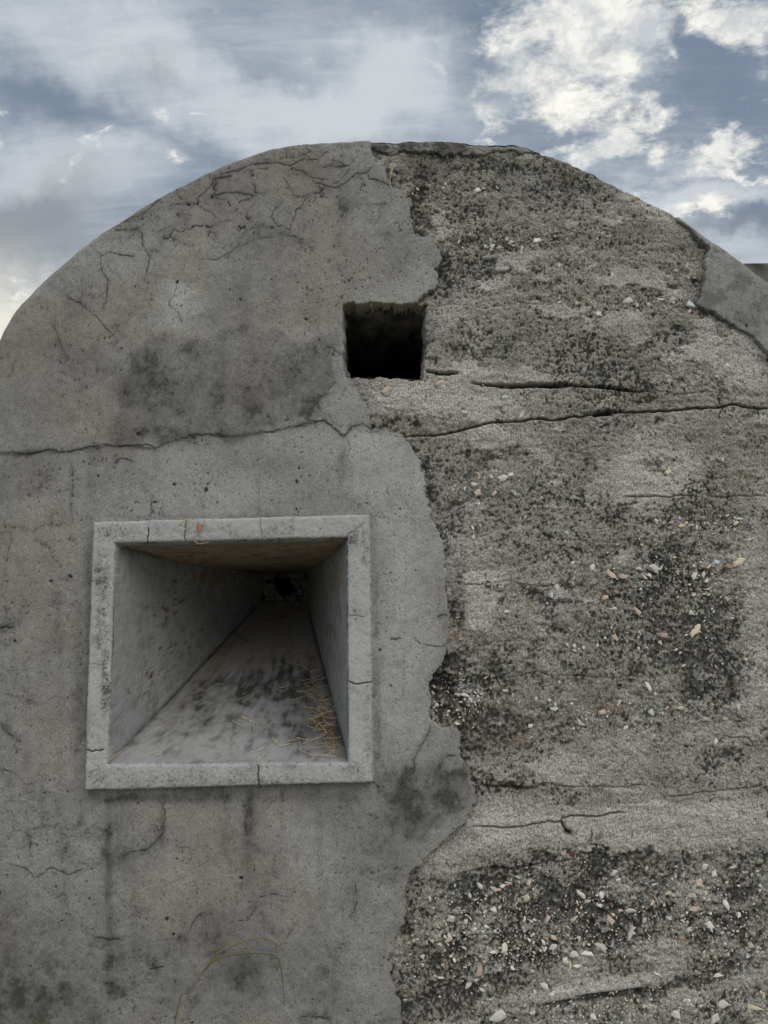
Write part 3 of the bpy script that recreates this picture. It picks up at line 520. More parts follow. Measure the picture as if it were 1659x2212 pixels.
pl_dark = np.clip(pl_dark+speck*(1-pl_dark), 0, 1)
edge_pl = np.exp(-np.clip(sd_main, 0, 99)/3.0)*.45*ss(q_m, -.6, 1.0)
pl_dark = np.clip(np.maximum(pl_dark, edge_pl), 0, 1)
pl_pale = np.clip(ppl*.85*(1+.25*q_m) + .10*ss(-q_l, .1, 1.6) + .35*ss(fnoise(SH, 1.8, 131), 2.3, 3.0), 0, .8)
pl_warm = np.clip(gauss(PX, PY, PWARM)*.9 + .12*ss(fnoise(SH, 90, 132), 0, 1.5) , 0, .5)
pl_green = np.clip(gauss(PX, PY, [(40, 2120, 120, 120, .20), (150, 2180, 100, 60, .15)])*ss(q_m, -.5, 1.2), 0, .4)

def face_part(name, Y, sd, attrs, mat, parent, back=.03, thick_slope=None, keep_extra=None):
    y = Y + ROUND
    if sd is not None:
        # at its torn edge the coat rolls over and runs back into the core
        roll = .0014*np.exp(-np.clip(sd, 0, 50)/1.2)
        y = y + roll + np.clip(-sd, 0, 6)*.0095
    y = y + np.where(sd_vent > 0, np.clip(sd_vent, 0, 6)*.008, .001*np.exp(sd_vent/1.5))
    keep = (sd_vent < 6) & (sd_emb < 4)
    if sd is not None: keep &= sd > -4.5
    if keep_extra is not None: keep &= keep_extra
    k = keep[:-1, :-1] & keep[1:, :-1] & keep[:-1, 1:] & keep[1:, 1:]
    q = grid_quads(NR, NC)[k.ravel()]
    co = np.stack([X, y, Z], -1).reshape(-1, 3)
    co, q, at_ = compact(co, q, attrs)
    return raw_mesh(name, co, q, at_, mat, parent)

bunker = bpy.data.objects.new('bunker', None); col.objects.link(bunker)
tag(bunker, 'weathered grey concrete bunker with arched face, splayed gun slit and peeling plaster', 'bunker')
A_core = dict(dark=core_dark, pale=core_pale, warm=core_warm, green=core_green)
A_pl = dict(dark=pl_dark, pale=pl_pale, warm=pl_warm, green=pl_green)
not_under = ~((sd_main > 16) | (sd_patch > 16))
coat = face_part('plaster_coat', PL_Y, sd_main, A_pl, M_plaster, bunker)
coat['label'] = 'smooth cracked grey plaster around the framed opening'
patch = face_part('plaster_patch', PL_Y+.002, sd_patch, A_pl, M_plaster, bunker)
patch['label'] = 'remaining corner of smooth plaster at the right shoulder'
A_st = dict(A_pl); A_st['dark'] = np.clip(.22+pl_dark*.8+.1*q_m, 0, 1)
strip = face_part('plaster_strip', .0085+.0015*n_m, sd_strip, A_st, M_plaster, bunker)
strip['label'] = 'thin band of plaster left along the top of the arch'

def core_y(px, py):                              # depth of the rough face at a pixel of the photo
    p = at(px, py, .01); j = min(max(int(np.searchsorted(cols_x, p[0])), 0), NC-1)
    i = min(int(np.searchsorted(Z[:, j], p[2])), NR-1)
    i0, i1 = max(i-2, 0), min(i+3, NR); j0, j1 = max(j-2, 0), min(j+3, NC)
    return float((CORE_Y+ROUND)[i0:i1, j0:j1].min()), p[0], p[2]

# roof, back and floor: the shell closes, so that the inside is dark
def shell():
    ys = np.concatenate([[0], np.linspace(.05, 3.2, 60)])
    cx = np.linspace(-1.36, 2.6, 500); z = ztop(cx); r = np.interp(cx, cols_x, RIM)
    G = np.stack([np.broadcast_to(cx, (len(ys), len(cx))), ys[:, None]+r[None, :], np.broadcast_to(z, (len(ys), len(cx)))-.0015], -1).copy()
    nz = fbm((len(ys), len(cx)), 10, 201, 4, .7)
    G[:, :, 1] += (np.interp(cx, [at(1150, 322)[0], at(1185, 322)[0], at(1460, 470)[0], at(1470, 470)[0]], [0, .018, .018, 0]))[None, :]
    G[1:, :, 2] -= .02*ss(ys[1:, None], .0, .6)+.0*nz[1:]; G[2:, :, 2] += -.006+.005*nz[2:].clip(-3, 1.0)
    at_ = {k: v for k, v in dict(dark=np.clip(.35+.3*nz, 0, 1), pale=0*nz, warm=0*nz+.1, green=0*nz+.1).items()}
    o = raw_mesh('roof', G.reshape(-1, 3), grid_quads(len(ys), len(cx)), at_, M_core, bunker)
    # back wall
    n = 60; cx = np.linspace(-1.36, 2.6, n); z = ztop(cx)-.02
    v = [(x, 3.2, -.3) for x in cx]+[(x, 3.2, zz) for x, zz in zip(cx, z)]
    py_mesh('back_wall', v, [(i, i+1, n+i+1, n+i) for i in range(n-1)], M_core, bunker)
    for nm, x in (('side_wall', -1.357), ('side_wall', 2.601)):
        py_mesh(nm, [(x, .03, -.3), (x, 3.25, -.3), (x, 3.25, .9), (x, .03, .9)], [(0, 1, 2, 3)], M_core, bunker)
shell()

# ------------------------------------------------------------------ generic concrete patch between four corners
def patch_mesh(name, c00, c10, c11, c01, nu, nv, amp, fn, mat, parent, seed=1, edge=0.0, warp=None):
    c00, c10, c11, c01 = map(np.array, (c00, c10, c11, c01))
    u = np.linspace(0, 1, nu)[None, :, None]; v = np.linspace(0, 1, nv)[:, None, None]
    P = (c00*(1-u)+c10*u)*(1-v)+(c01*(1-u)+c11*u)*v
    n = np.cross(c10-c00, c01-c00); n /= np.linalg.norm(n)
    if n @ (CAM-(c00+c11)/2) < 0: n = -n
    global PS
    PS = .6; sh = (nv, nu)
    h = amp*(fbm(sh, 40, seed, 4, .6) + .35*fbm(sh, 6, seed+5, 2))
    U = np.broadcast_to(u[..., 0], sh); V = np.broadcast_to(v[..., 0], sh)
    if warp is not None: h = h+warp(U, V)
    P = P+n*h[..., None]
    at_ = fn(U, V, sh)
    for k in ('dark', 'pale', 'warm', 'green'): at_.setdefault(k, np.zeros(sh, np.float32))
    PS = 1.0
    return raw_mesh(name, P.reshape(-1, 3), grid_quads(nv, nu), at_, mat, parent)

# ------------------------------------------------------------------ embrasure frame: one cast ring with cracks in it
def frame():
    p = [at(x, y, FY) for x, y in FR_OUT]
    x0 = min(q[0] for q in p)-.012; x1 = max(q[0] for q in p)+.012; z0 = min(q[2] for q in p)-.012; z1 = max(q[2] for q in p)+.012
    st = .0015; xs = np.arange(x0, x1, st); zs = np.arange(z0, z1, st); Xg, Zg = np.meshgrid(xs, zs)
    Xg = Xg.astype(np.float32); Zg = Zg.astype(np.float32); sh = Xg.shape
    px, py = toP(Xg, FY, Zg)
    n0 = fnoise(sh, 5, 301); n1 = fbm(sh, 40, 302, 4, .6); n2 = fnoise(sh, 2.0, 303); n3 = fbm(sh, 26, 304, 5, .8); n4 = fnoise(sh, 1.5, 305)
    sdo = sdf(px, py, FR_OUT)+n0*.45+n3*.5; sdi = -sdf(px, py, FR_IN)+n0*.4+n3*.4
    sd = np.minimum(sdo, sdi)
    global COLP
    keep_colp = COLP; COLP = toP(xs, FY, np.full(len(xs), (z0+z1)/2))[0]
    cr = np.zeros(sh, np.float32)
    for pts, w, a in [([(320, 1141), (321, 1150), (318, 1160), (318, 1170)], 1.7, 1.0), ([(320, 1121), (319, 1141)], .9, .5), ([(401, 1121), (400, 1145), (400, 1168)], 1.4, .9), ([(563, 1114), (562, 1135), (566, 1150), (566, 1164)], 1.2, .6), ([(750, 1163), (765, 1148), (785, 1130)], 1.8, .5), ([(754, 1473), (765, 1477), (780, 1477), (803, 1473)], 1.7, 1.0),
                      ([(754, 1330), (765, 1331), (785, 1333)], .9, .6), ([(183, 1622), (200, 1624), (215, 1622), (222, 1620)], 1.6, 1.0), ([(190, 1434), (212, 1436), (232, 1435)], .9, .5), ([(556, 1653), (557, 1675), (559, 1697)], 1.9, 1.0), ([(416, 1655), (416, 1690)], 1.0, .45), ([(193, 1254), (210, 1256)], .9, .5)]:
        paint(cr, px, py, wiggle(pts, .08, 3), w*.85, a, fade=False)
    COLP = keep_colp
    y = FY + .0050*np.exp(-np.clip(sd, 0, 40)/2.0) + np.clip(-sd, 0, 7)*.0085 + .0006*n1 + .0002*n0 + .005*cr
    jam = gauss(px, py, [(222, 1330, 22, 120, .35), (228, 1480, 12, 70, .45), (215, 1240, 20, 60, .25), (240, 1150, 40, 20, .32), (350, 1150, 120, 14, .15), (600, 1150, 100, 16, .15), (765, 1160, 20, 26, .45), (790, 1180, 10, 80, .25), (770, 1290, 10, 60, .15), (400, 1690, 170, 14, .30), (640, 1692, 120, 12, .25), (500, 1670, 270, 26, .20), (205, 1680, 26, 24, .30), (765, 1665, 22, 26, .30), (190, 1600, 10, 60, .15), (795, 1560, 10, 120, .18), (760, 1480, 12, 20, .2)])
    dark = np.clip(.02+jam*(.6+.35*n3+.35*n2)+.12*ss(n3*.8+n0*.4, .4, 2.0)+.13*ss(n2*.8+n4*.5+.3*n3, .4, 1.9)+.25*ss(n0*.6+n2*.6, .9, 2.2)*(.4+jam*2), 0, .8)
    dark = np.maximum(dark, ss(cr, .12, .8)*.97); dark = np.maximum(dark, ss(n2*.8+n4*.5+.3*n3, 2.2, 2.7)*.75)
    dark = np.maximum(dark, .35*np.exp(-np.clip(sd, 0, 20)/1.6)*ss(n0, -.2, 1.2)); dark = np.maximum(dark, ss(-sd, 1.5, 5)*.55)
    pale = np.clip(gauss(px, py, [(215, 1440, 16, 120, .30), (205, 1560, 16, 50, .2), (778, 1400, 16, 60, .25), (775, 1230, 12, 50, .2), (640, 1140, 160, 10, .1)]), 0, .5)
    warm = np.clip(gauss(px, py, [(420, 1690, 220, 20, .16), (430, 1135, 30, 14, .1)]), 0, .4)
    keep = sd > -6.5; k = keep[:-1, :-1] & keep[1:, :-1] & keep[:-1, 1:] & keep[1:, 1:]
    q = grid_quads(*sh)[k.ravel()]
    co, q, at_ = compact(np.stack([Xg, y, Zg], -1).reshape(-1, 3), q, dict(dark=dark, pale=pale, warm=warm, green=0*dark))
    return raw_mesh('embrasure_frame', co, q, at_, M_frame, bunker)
fr = frame()
fr['label'] = 'pale raised square frame with cracks around the gun slit'

DEP = .95
FB = [(566, 1238), (661.5, 1237), (663, 1298), (567, 1299)]        # far opening: tl, tr, br, bl
fi = [(248, 1173), (750, 1161), (752, 1648), (232, 1651)]
I0 = [at(x, y, FY+.006) for x, y in fi]; B0 = [at(x, y, DEP) for x, y in FB]
def lerp(a, b, t): return np.array(a)*(1-t)+np.array(b)*t
def ff(seed, sh, scale, **k): return fbm(sh, scale, seed, 4, .65, **k)
def g2(U, V, lst):
    o = 0
    for cu, cv, ru, rv, a in lst: o = o+a*np.exp(-(((U-cu)/ru)**2+((V-cv)/rv)**2))
    return o
# u runs inward from the face, v upward / across
def f_left(U, V, sh):
    n = ff(401, sh, 30, ax=1.8, ay=.4); m = ff(402, sh, 12); s = fnoise(sh, 2.2, 403); b = fnoise(sh, 16, 404, 1.4, .5)
    fl = np.clip(ss(b*.6+m*.8, 1.0, 1.6)*g2(U, V, [(.30, .70, .10, .16, 1.5), (.18, .22, .06, .06, 1.2), (.45, .30, .12, .12, 1.0), (.88, .3, .12, .4, 1.5), (.62, .05, .3, .06, 1.8)]), 0, 1)
    b2 = fbm(sh, 22, 406, 4, .7, ax=1.6, ay=.35)
    warm = np.clip(fl*.8 + ss(n*.5+b2*.8, -.6, .5)*g2(U, V, [(.56, .80, .13, .15, 1.2), (.78, .82, .08, .12, 1.0)]) + .2*ss(b2, .3, 1.5), 0, .95)
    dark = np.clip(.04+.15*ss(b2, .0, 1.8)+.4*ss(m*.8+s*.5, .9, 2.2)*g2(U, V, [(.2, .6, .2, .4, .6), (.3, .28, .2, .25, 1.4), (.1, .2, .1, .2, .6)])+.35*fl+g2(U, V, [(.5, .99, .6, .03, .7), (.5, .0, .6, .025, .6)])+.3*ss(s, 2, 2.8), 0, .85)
    return dict(dark=dark, warm=warm, pale=np.clip(.16*ss(-n, .2, 1.6)+.2*ss(fnoise(sh, 9, 405, 1.6, .3), 1.2, 2.2), 0, .4))
def f_right(U, V, sh):
    n = ff(411, sh, 26, ax=1.8, ay=.3); m = ff(412, sh, 12); s = fnoise(sh, 2.2, 413)
    warm = np.clip(ss(n, -.2, 1.2)*g2(U, V, [(.3, .6, .22, .35, .6), (.15, .9, .15, .15, .5), (.6, .5, .3, .5, .3)]), 0, .7)
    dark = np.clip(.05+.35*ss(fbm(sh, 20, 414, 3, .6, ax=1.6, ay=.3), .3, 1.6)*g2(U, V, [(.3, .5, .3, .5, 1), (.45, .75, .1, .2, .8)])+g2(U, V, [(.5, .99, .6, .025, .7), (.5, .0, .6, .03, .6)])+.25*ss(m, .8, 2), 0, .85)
    warm = np.maximum(warm, .9*ss(s+m*.3, 1.5, 2.2)*g2(U, V, [(.16, .42, .03, .08, 1), (.25, .6, .04, .12, .8)]))
    return dict(dark=dark, warm=warm, pale=np.clip(.15*ss(-n, .2, 1.5), 0, .4))
def f_ceil(U, V, sh):
    n = ff(421, sh, 26, ax=1.8, ay=.4); m = ff(422, sh, 10, ax=1.8, ay=.4)
    return dict(dark=np.clip(.5*ss(n*.7+m*.6, .5, 1.7)*g2(U, V, [(.4, .5, .35, .7, 1)])+.2*ss(m, .8, 1.8), 0, .85), warm=np.clip(.72+.2*n, .1, .95))
def f_floor(U, V, sh):
    n = ff(431, sh, 44, ax=1.6, ay=.7); m = ff(432, sh, 16); s = fnoise(sh, 2.0, 433); l = fnoise(sh, 26, 434, .6, 1.8)
    U2 = U+.035*l
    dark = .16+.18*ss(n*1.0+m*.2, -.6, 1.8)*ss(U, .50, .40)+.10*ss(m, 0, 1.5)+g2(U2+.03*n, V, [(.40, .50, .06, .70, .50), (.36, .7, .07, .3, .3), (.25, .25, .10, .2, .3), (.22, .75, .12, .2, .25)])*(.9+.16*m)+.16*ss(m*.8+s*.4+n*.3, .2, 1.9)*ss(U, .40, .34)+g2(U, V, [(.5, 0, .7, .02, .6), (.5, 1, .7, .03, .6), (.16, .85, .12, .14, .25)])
    warm = np.clip(.42*ss(U, .42, .50)*(.6+.4*ss(n, -1, 1))+.6*ss(fnoise(sh, 9, 435, .6, 1.6)+m*.4, 1.4, 2.2)*(U > .3)+g2(U, V, [(.45, .12, .25, .05, .4)]), 0, .7)
    return dict(dark=np.clip(dark, 0, .9), warm=warm, pale=np.clip(.35*g2(U, V, [(.02, .45, .05, .5, 1), (.1, .35, .06, .2, .5)]), 0, .6))
sidew = patch_mesh('splay_wall', I0[3], B0[3], B0[0], I0[0], 200, 210, .0005, f_left, M_splay, fr, 1, warp=lambda U, V: .004*np.sin(U*5+V*3)-.010*np.sin(np.pi*U)*ss(V, .75, 1)*0)
sidew['label'] = 'broad left splay wall with flaking brown patches'
o = patch_mesh('splay_wall', I0[2], B0[2], B0[1], I0[1], 200, 210, .0006, f_right, M_splay, fr, 2); o['label'] = 'narrow right splay wall with rusty vertical streaks'
def sag(U, V): return .016*np.sin(np.pi*np.clip(U*1.15, 0, 1))*(1-.4*V)
patch_mesh('splay_ceiling', I0[0], B0[0], B0[1], I0[1], 180, 220, .0012, f_ceil, M_splay, fr, 3, warp=sag)
patch_mesh('splay_floor', I0[3], B0[3], B0[2], I0[2], 240, 230, .0011, f_floor, M_splay, fr, 4)

# far end: rubble round a ragged black hole
def stone_mesh(name, r, seed, flat=.6, rough=.28, sub=1):
    import bmesh
    rs = random.Random(seed); bm = bmesh.new(); bmesh.ops.create_icosphere(bm, subdivisions=sub, radius=r)
    for v in bm.verts:
        k = 1+rs.uniform(-rough, rough); v.co = Vector((v.co.x*k, v.co.y*k*flat, v.co.z*k))
    me = bpy.data.meshes.new(name); bm.to_mesh(me); bm.free(); return me
rubble = [stone_mesh('rubble_stone', 1.0, 900+k, .8, .2, 2) for k in range(5)]
M_rub = plain('rubble_material', (.20, .22, .18), .85, .5, 60)
for me in rubble:
    me.materials.append(M_rub); me.polygons.foreach_set('use_smooth', [True]*len(me.polygons))
ra = random.Random(77)
for j in range(5):
    for i in range(8):
        u = (i+.5+ra.uniform(-.3, .3))/8; v = (j+.5+ra.uniform(-.3, .3))/5
        if ((u-.47)/.25)**2+((v-.50)/.27)**2 < 1: continue
        p = lerp(lerp(B0[0], B0[1], u), lerp(B0[3], B0[2], u), v)
        o = bpy.data.objects.new('rubble_stone', ra.choice(rubble)); col.objects.link(o); o.parent = fr
        o.location = (p[0], DEP+.012+ra.uniform(-.006, .012), p[2]); s_ = ra.uniform(.007, .021); o.scale = (s_*ra.uniform(.8, 1.4), s_, s_*ra.uniform(.7, 1.1)); o.rotation_euler = (ra.uniform(-3, 3), ra.uniform(-3, 3), ra.uniform(-3, 3))

# ------------------------------------------------------------------ small square vent above: a straight tunnel
VC = [at(738, 655, .02), at(922, 655, .02), at(917, 820, .02), at(746, 816, .02)]
def tun(c, y, k=1.0): return (c[0]*k, y, c[2])
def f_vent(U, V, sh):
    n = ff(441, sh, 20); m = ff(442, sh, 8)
    return dict(dark=np.clip(.35+.2*n+.6*ss(U, .05, .4), 0, 1), warm=np.clip(.25+.2*m, 0, .6))  # tunnel shade put into the colour: walls darken with depth
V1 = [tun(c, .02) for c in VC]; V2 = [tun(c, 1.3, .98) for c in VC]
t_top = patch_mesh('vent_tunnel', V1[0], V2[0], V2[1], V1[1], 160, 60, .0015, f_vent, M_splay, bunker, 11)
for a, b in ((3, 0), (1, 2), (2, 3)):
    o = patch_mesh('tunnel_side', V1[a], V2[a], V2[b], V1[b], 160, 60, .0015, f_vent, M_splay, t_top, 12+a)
t_top['label'] = 'ceiling of the dark square tunnel above the gun slit'

# ------------------------------------------------------------------ shell and stone chips in the rough concrete
def chip_mesh(name, seed):
    rs = random.Random(seed); n = rs.choice([4, 5, 5, 6, 7]); a0 = rs.uniform(0, 6)
    el = rs.uniform(.45, .95); out = []; top = []; 
    for k in range(n):
        a = a0+6.283*(k+rs.uniform(-.33, .33))/n; r = rs.uniform(.6, 1.3)
        x, z = r*math.cos(a), r*math.sin(a)*el; out.append((x, .0, z)); top.append((x*.78+rs.uniform(-.06, .06), -rs.uniform(.16, .34), z*.78))
    v = [(x*1.02, .5, z*1.02) for x, _, z in out]+out+top+[(rs.uniform(-.2, .2), -rs.uniform(.22, .42), rs.uniform(-.15, .15))]
    f = []
    for k in range(n):
        m = (k+1) % n
        f += [(k, m, n+m, n+k), (n+k, n+m, 2*n+m, 2*n+k), (2*n+k, 2*n+m, 3*n)]
    me = bpy.data.meshes.new(name); me.from_pydata(v, [], f); me.update(); return me
chips = {}
for c in CHIP:
    nm = 'shell_chip' if c in 'wbpc' else 'pebble'
    chips[c] = []
    for k in range(7):
        me = chip_mesh(nm, 50+k+ord(c)*10); me.materials.append(CHIP[c]); chips[c].append(me)
T = [  # x, y, radius, colour, stretch, angle
 (1104, 521, 8, 'p', 1.3, 60), (1127, 537, 7, 'p', 1.7, 80), (1079, 531, 6, 'p'), (1162, 517, 8, 'w', 1.5, 20), (1032, 408, 9, 'w', 1.2, 0), (1045, 404, 5, 'b'), (902, 405, 5, 'p'), (1075, 402, 5, 'b'), (1140, 390, 4, 'b', 1.5), (1287, 470, 8, 'p', 1.5, 15), (1212, 571, 7, 'w'), (1134, 580, 7, 'c', 1.5, 80), (1130, 562, 4, 'c'), (1219, 662, 7, 'p', 1.2, 90), (1247, 653, 8, 'p', 1.2, 20), (1292, 676, 10, 'w', 1.3, -20),
 (1358, 648, 9, 'w', 1.1, 10), (1378, 656, 8, 'c'), (1490, 657, 9, 'b', 1.7, -15), (1490, 672, 6, 'p', 1.3, 50), (1377, 428, 11, 'o', 1.9, 20), (1402, 446, 6, 'g'), (1462, 582, 6, 'b'), (1484, 573, 7, 'b', 1.8, 60), (1476, 592, 4, 'w'), (1487, 598, 5, 'p'), (1500, 599, 5, 'b'), (1324, 593, 5, 'w'), (1014, 755, 4, 'b', 1.3, 70), (949, 827, 9, 'p', 1.8, 25), (1004, 888, 7, 'b', 1.7, -5), (997, 873, 6, 'p', 1.3, 10),
 (1092, 881, 8, 'p', 1.3, 60), (1129, 891, 9, 'w', 2.0, 45), (1092, 856, 8, 'b', 1.6, -20), (1419, 963, 7, 'p', 1.3, 40), (1429, 993, 9, 'p', 1.9, -60), (1467, 1033, 9, 'p'), (1562, 993, 7, 'w'), (834, 843, 10, 'p', 1.1, 60), (806, 831, 5, 'b', 2, -35), (839, 878, 5, 'p'), (1033, 1063, 10, 'p'), (1068, 1065, 7, 'p'), (1023, 1046, 6, 'w'), (1087, 1030, 9, 'w'), (1103, 1025, 9, 'w'), (1185, 1144, 10, 'g', 1.2, 60), (1024, 1158, 7, 'c'), (1226, 1150, 6, 'b', 1.4, -10),
 (1334, 1176, 6, 'b', 1.3, 0), (1282, 1224, 7, 'w', 1.3, 60), (1323, 1240, 10, 'p', 1.4, -30), (1349, 1245, 8, 'p', 1.5, 10), (1418, 1228, 11, 'w', 1.3, -40), (1433, 1224, 6, 'w', 2, 45), (1394, 1245, 8, 'w', 1.5, -50), (1382, 1228, 8, 'w', 1.4, 0), (1408, 1243, 6, 'w'), (1502, 1243, 7, 'w', 1.5, 60), (1522, 1238, 6, 'w', 1.3, 70), (1534, 1270, 8, 'p', 1.5, 20), (1599, 1215, 12, 'c', 1.4, 35), (1577, 1223, 8, 'o', 1.6, -5), (1549, 1215, 8, 'b', 1.2, 10), (1504, 1284, 6, 'w'), (1574, 1293, 6, 'p'),
 (1299, 1285, 9, 'o', 1.6, -20), (1312, 1290, 7, 'c', 1.3, 0), (1192, 1285, 8, 'b', 1.2, 70), (1204, 1268, 6, 'w'), (1094, 1320, 5, 'b', 2, 10), (1329, 1315, 8, 'w', 1.3, 0), (1379, 1320, 10, 'p', 1.5, -30), (1507, 1362, 13, 'c', 1.5, 55), (1438, 1373, 9, 'p', 1.1, 0), (1404, 1375, 10, 'g', 1.2, 60), (1332, 1378, 8, 'p'), (1177, 1353, 4, 'o'), (1227, 1394, 6, 'b', 1.5, -60), (1242, 1395, 5, 'w'), (1242, 1406, 5, 'b'), (1262, 1398, 4, 'b'), (1402, 1484, 8, 'w', 2.2, -60), (1337, 1520, 7, 'p', 1.7, 60), (1303, 1538, 8, 'p', 1.2, 30),
 (1254, 1564, 8, 'p', 1.7, -30), (1409, 1538, 7, 'b', 1.4, -30), (1469, 1530, 7, 'c', 1.6, 0), (1442, 1530, 6, 'p', 1.5, 60), (1567, 1553, 7, 'c', 1.2, 0), (1524, 1553, 8, 'p', 1.4, -20), (1597, 1525, 7, 'w', 1.7, 70), (1547, 1600, 8, 'w', 1.4, 60), (1414, 1590, 7, 'c', 1.3, 60), (1354, 1573, 5, 'w'), (1147, 1570, 6, 'b', 1.4, 30), (1159, 1509, 4, 'w'), (1187, 1513, 5, 'w'), (1199, 1533, 8, 'b', 1.3, 20), (944, 1525, 6, 'b'), (937, 1500, 6, 'w'), (1002, 1502, 6, 'w', 2.2, -10), (1017, 1513, 6, 'w', 1.6, -50), (1092, 1493, 6, 'p', 1.5, 10),
 (990, 1564, 5, 'w', 1.6, -20), (995, 1466, 5, 'g', 3, 50), (1137, 1942, 9, 'c'), (1067, 1921, 8, 'p', 1.4, -30), (1089, 1915, 7, 'w', 1.1, 0), (1099, 1909, 6, 'p', 2, -15), (1144, 1908, 9, 'c', 1.3, 50), (1037, 1916, 6, 'w', 1.4, -50), (974, 1984, 10, 'w', 1.3, 30), (932, 1971, 8, 'g', 1.2, 0), (969, 2029, 8, 'p', 1.3, 50), (1067, 1965, 8, 'w'), (1260, 1937, 12, 'w', 1.4, -30), (1270, 1950, 7, 'w', 1.3, 0), (1302, 1936, 9, 'w', 1.2, 60), (1299, 1958, 7, 'w', 1.8, -5), (1367, 1969, 9, 'w', 1.8, -5),
 (1239, 1986, 7, 'c', 2.2, 25), (1182, 1989, 8, 'p', 1.5, 70), (1319, 1988, 10, 'p', 1.3, -30), (1362, 2021, 14, 'w', 1.9, 72), (1302, 2049, 10, 'w', 1.6, -25), (1322, 2041, 6, 'b', 1.6, 60), (1237, 2063, 8, 'w', 1.2, 0), (1220, 2075, 7, 'w', 1.3, 60), (1197, 2046, 8, 'w', 1.2, 0), (1089, 2048, 8, 'w'), (1069, 2056, 7, 'w', 1.8, -5), (1269, 2060, 7, 'w', 2.8, 0), (1037, 2099, 11, 'p', 1.3, 70), (1149, 2095, 7, 'p', 1.4, 0), (912, 2067, 6, 'w'), (960, 2076, 7, 'o', 1.2, 60), (1194, 2024, 8, 'p', 1.5, -20),
 (1512, 1906, 16, 'p', 1.7, 45), (1452, 1914, 10, 'g', 1.5, 40), (1534, 2001, 11, 'w', 1.4, -50), (1477, 2030, 8, 'o', 1.3, -10), (1452, 2009, 6, 'o', 1.2, 60), (1624, 2044, 9, 'p'), (1637, 2059, 6, 'p'), (1497, 1964, 9, 'p', 1.1, 0), (1409, 1951, 6, 'p', 1.2, 60), (1569, 1954, 9, 'w', 1.6, -50), (1589, 1874, 8, 'w', 1.2, 20), (1544, 1886, 7, 'w'), (1525, 1876, 7, 'w'), (1459, 2193, 11, 'w', 1.3, -20), (1544, 2198, 13, 'w', 1.3, 60), (1629, 2179, 12, 'c', 2.2, -15), (1562, 2176, 10, 'w', 1.3, 30), (1282, 2193, 11, 'w', 2, -35),
 (1079, 2199, 14, 'w', 1.2, 30), (1219, 2206, 6, 'w', 1.3, 0), (1422, 2106, 7, 'w', 1.5, -20), (1552, 2111, 8, 'w', 2.4, 0), (1249, 2084, 7, 'w', 1.8, 10), (1014, 2129, 7, 'w', 1.4, 60), (1044, 2140, 6, 'w', 1.6, -20), (1194, 2141, 7, 'w', 1.3, 40), (1204, 2139, 6, 'w'), (1174, 2129, 7, 'w', 1.2, -30), (954, 2115, 6, 'w', 1.6, 0), (1394, 1989, 7, 'p'), (1237, 1844, 7, 'r', 1.5, 20), (1294, 1809, 9, 'g', 1.2, 20), (1132, 1991, 6, 'p', 1.4, 20), (1079, 2094, 5, 'w'), (1049, 2129, 5, 'c', 1.3, 60), (1007, 1994, 6, 'w', 1.2, 60),
 (1484, 1954, 5, 'p', 1.8, 70), (1342, 1969, 5, 'p', 1.5, 0), (1599, 1979, 6, 'w'), (1421, 1125, 6, 'c'), (1476, 1135, 6, 'c', 1.3, 0), (1548, 1130, 5, 'b'), (1405, 1094, 5, 'b', 1.4, 60), (1594, 1130, 6, 'c', 1.2, 20), (1452, 1128, 4, 'p'), (1508, 1139, 6, 'w', 1.4, 80), (1600, 1120, 8, 'b', 1.5, 0), (1432, 1010, 6, 'p'), (1444, 1018, 7, 'c'), (1460, 1012, 5, 'p'), (1417, 1043, 6, 'b', 1.8, 60), (1380, 2165, 6, 'c'), (1110, 528, 5, 'c'), (1096, 508, 5, 'g'), (955, 525, 4, 'b', 2, -50), (1545, 790, 5, 'w', 1.4, 70), (1550, 812, 6, 'c', 1.2, 30), (1528, 780, 4, 'o')]
ROCKS = []; KIDS = []
rc = random.Random(12)
def put_chip(x, y, r, c, st=1.0, an=None, sink=.25):
    yy, X_, Z_ = core_y(x, y); s = r*1.8/F*1.12
    o = bpy.data.objects.new('shell_chip' if c in 'wbpc' else 'pebble', rc.choice(chips[c])); col.objects.link(o); KIDS.append(o)
    a = rc.uniform(0, 360) if an is None else an+rc.uniform(-10, 10)
    o.rotation_euler = (rc.uniform(-.28, .28), -R_(a), rc.uniform(-.28, .28)); o.rotation_mode = 'YXZ'
    k = math.sqrt(st); o.scale = (s*k*.95, min(s, .009)*rc.uniform(.7, 1.1), s/k*.95)
    o.location = (X_, yy+.0020, Z_); ROCKS.append((x, y, r))
for t in T: put_chip(*t)
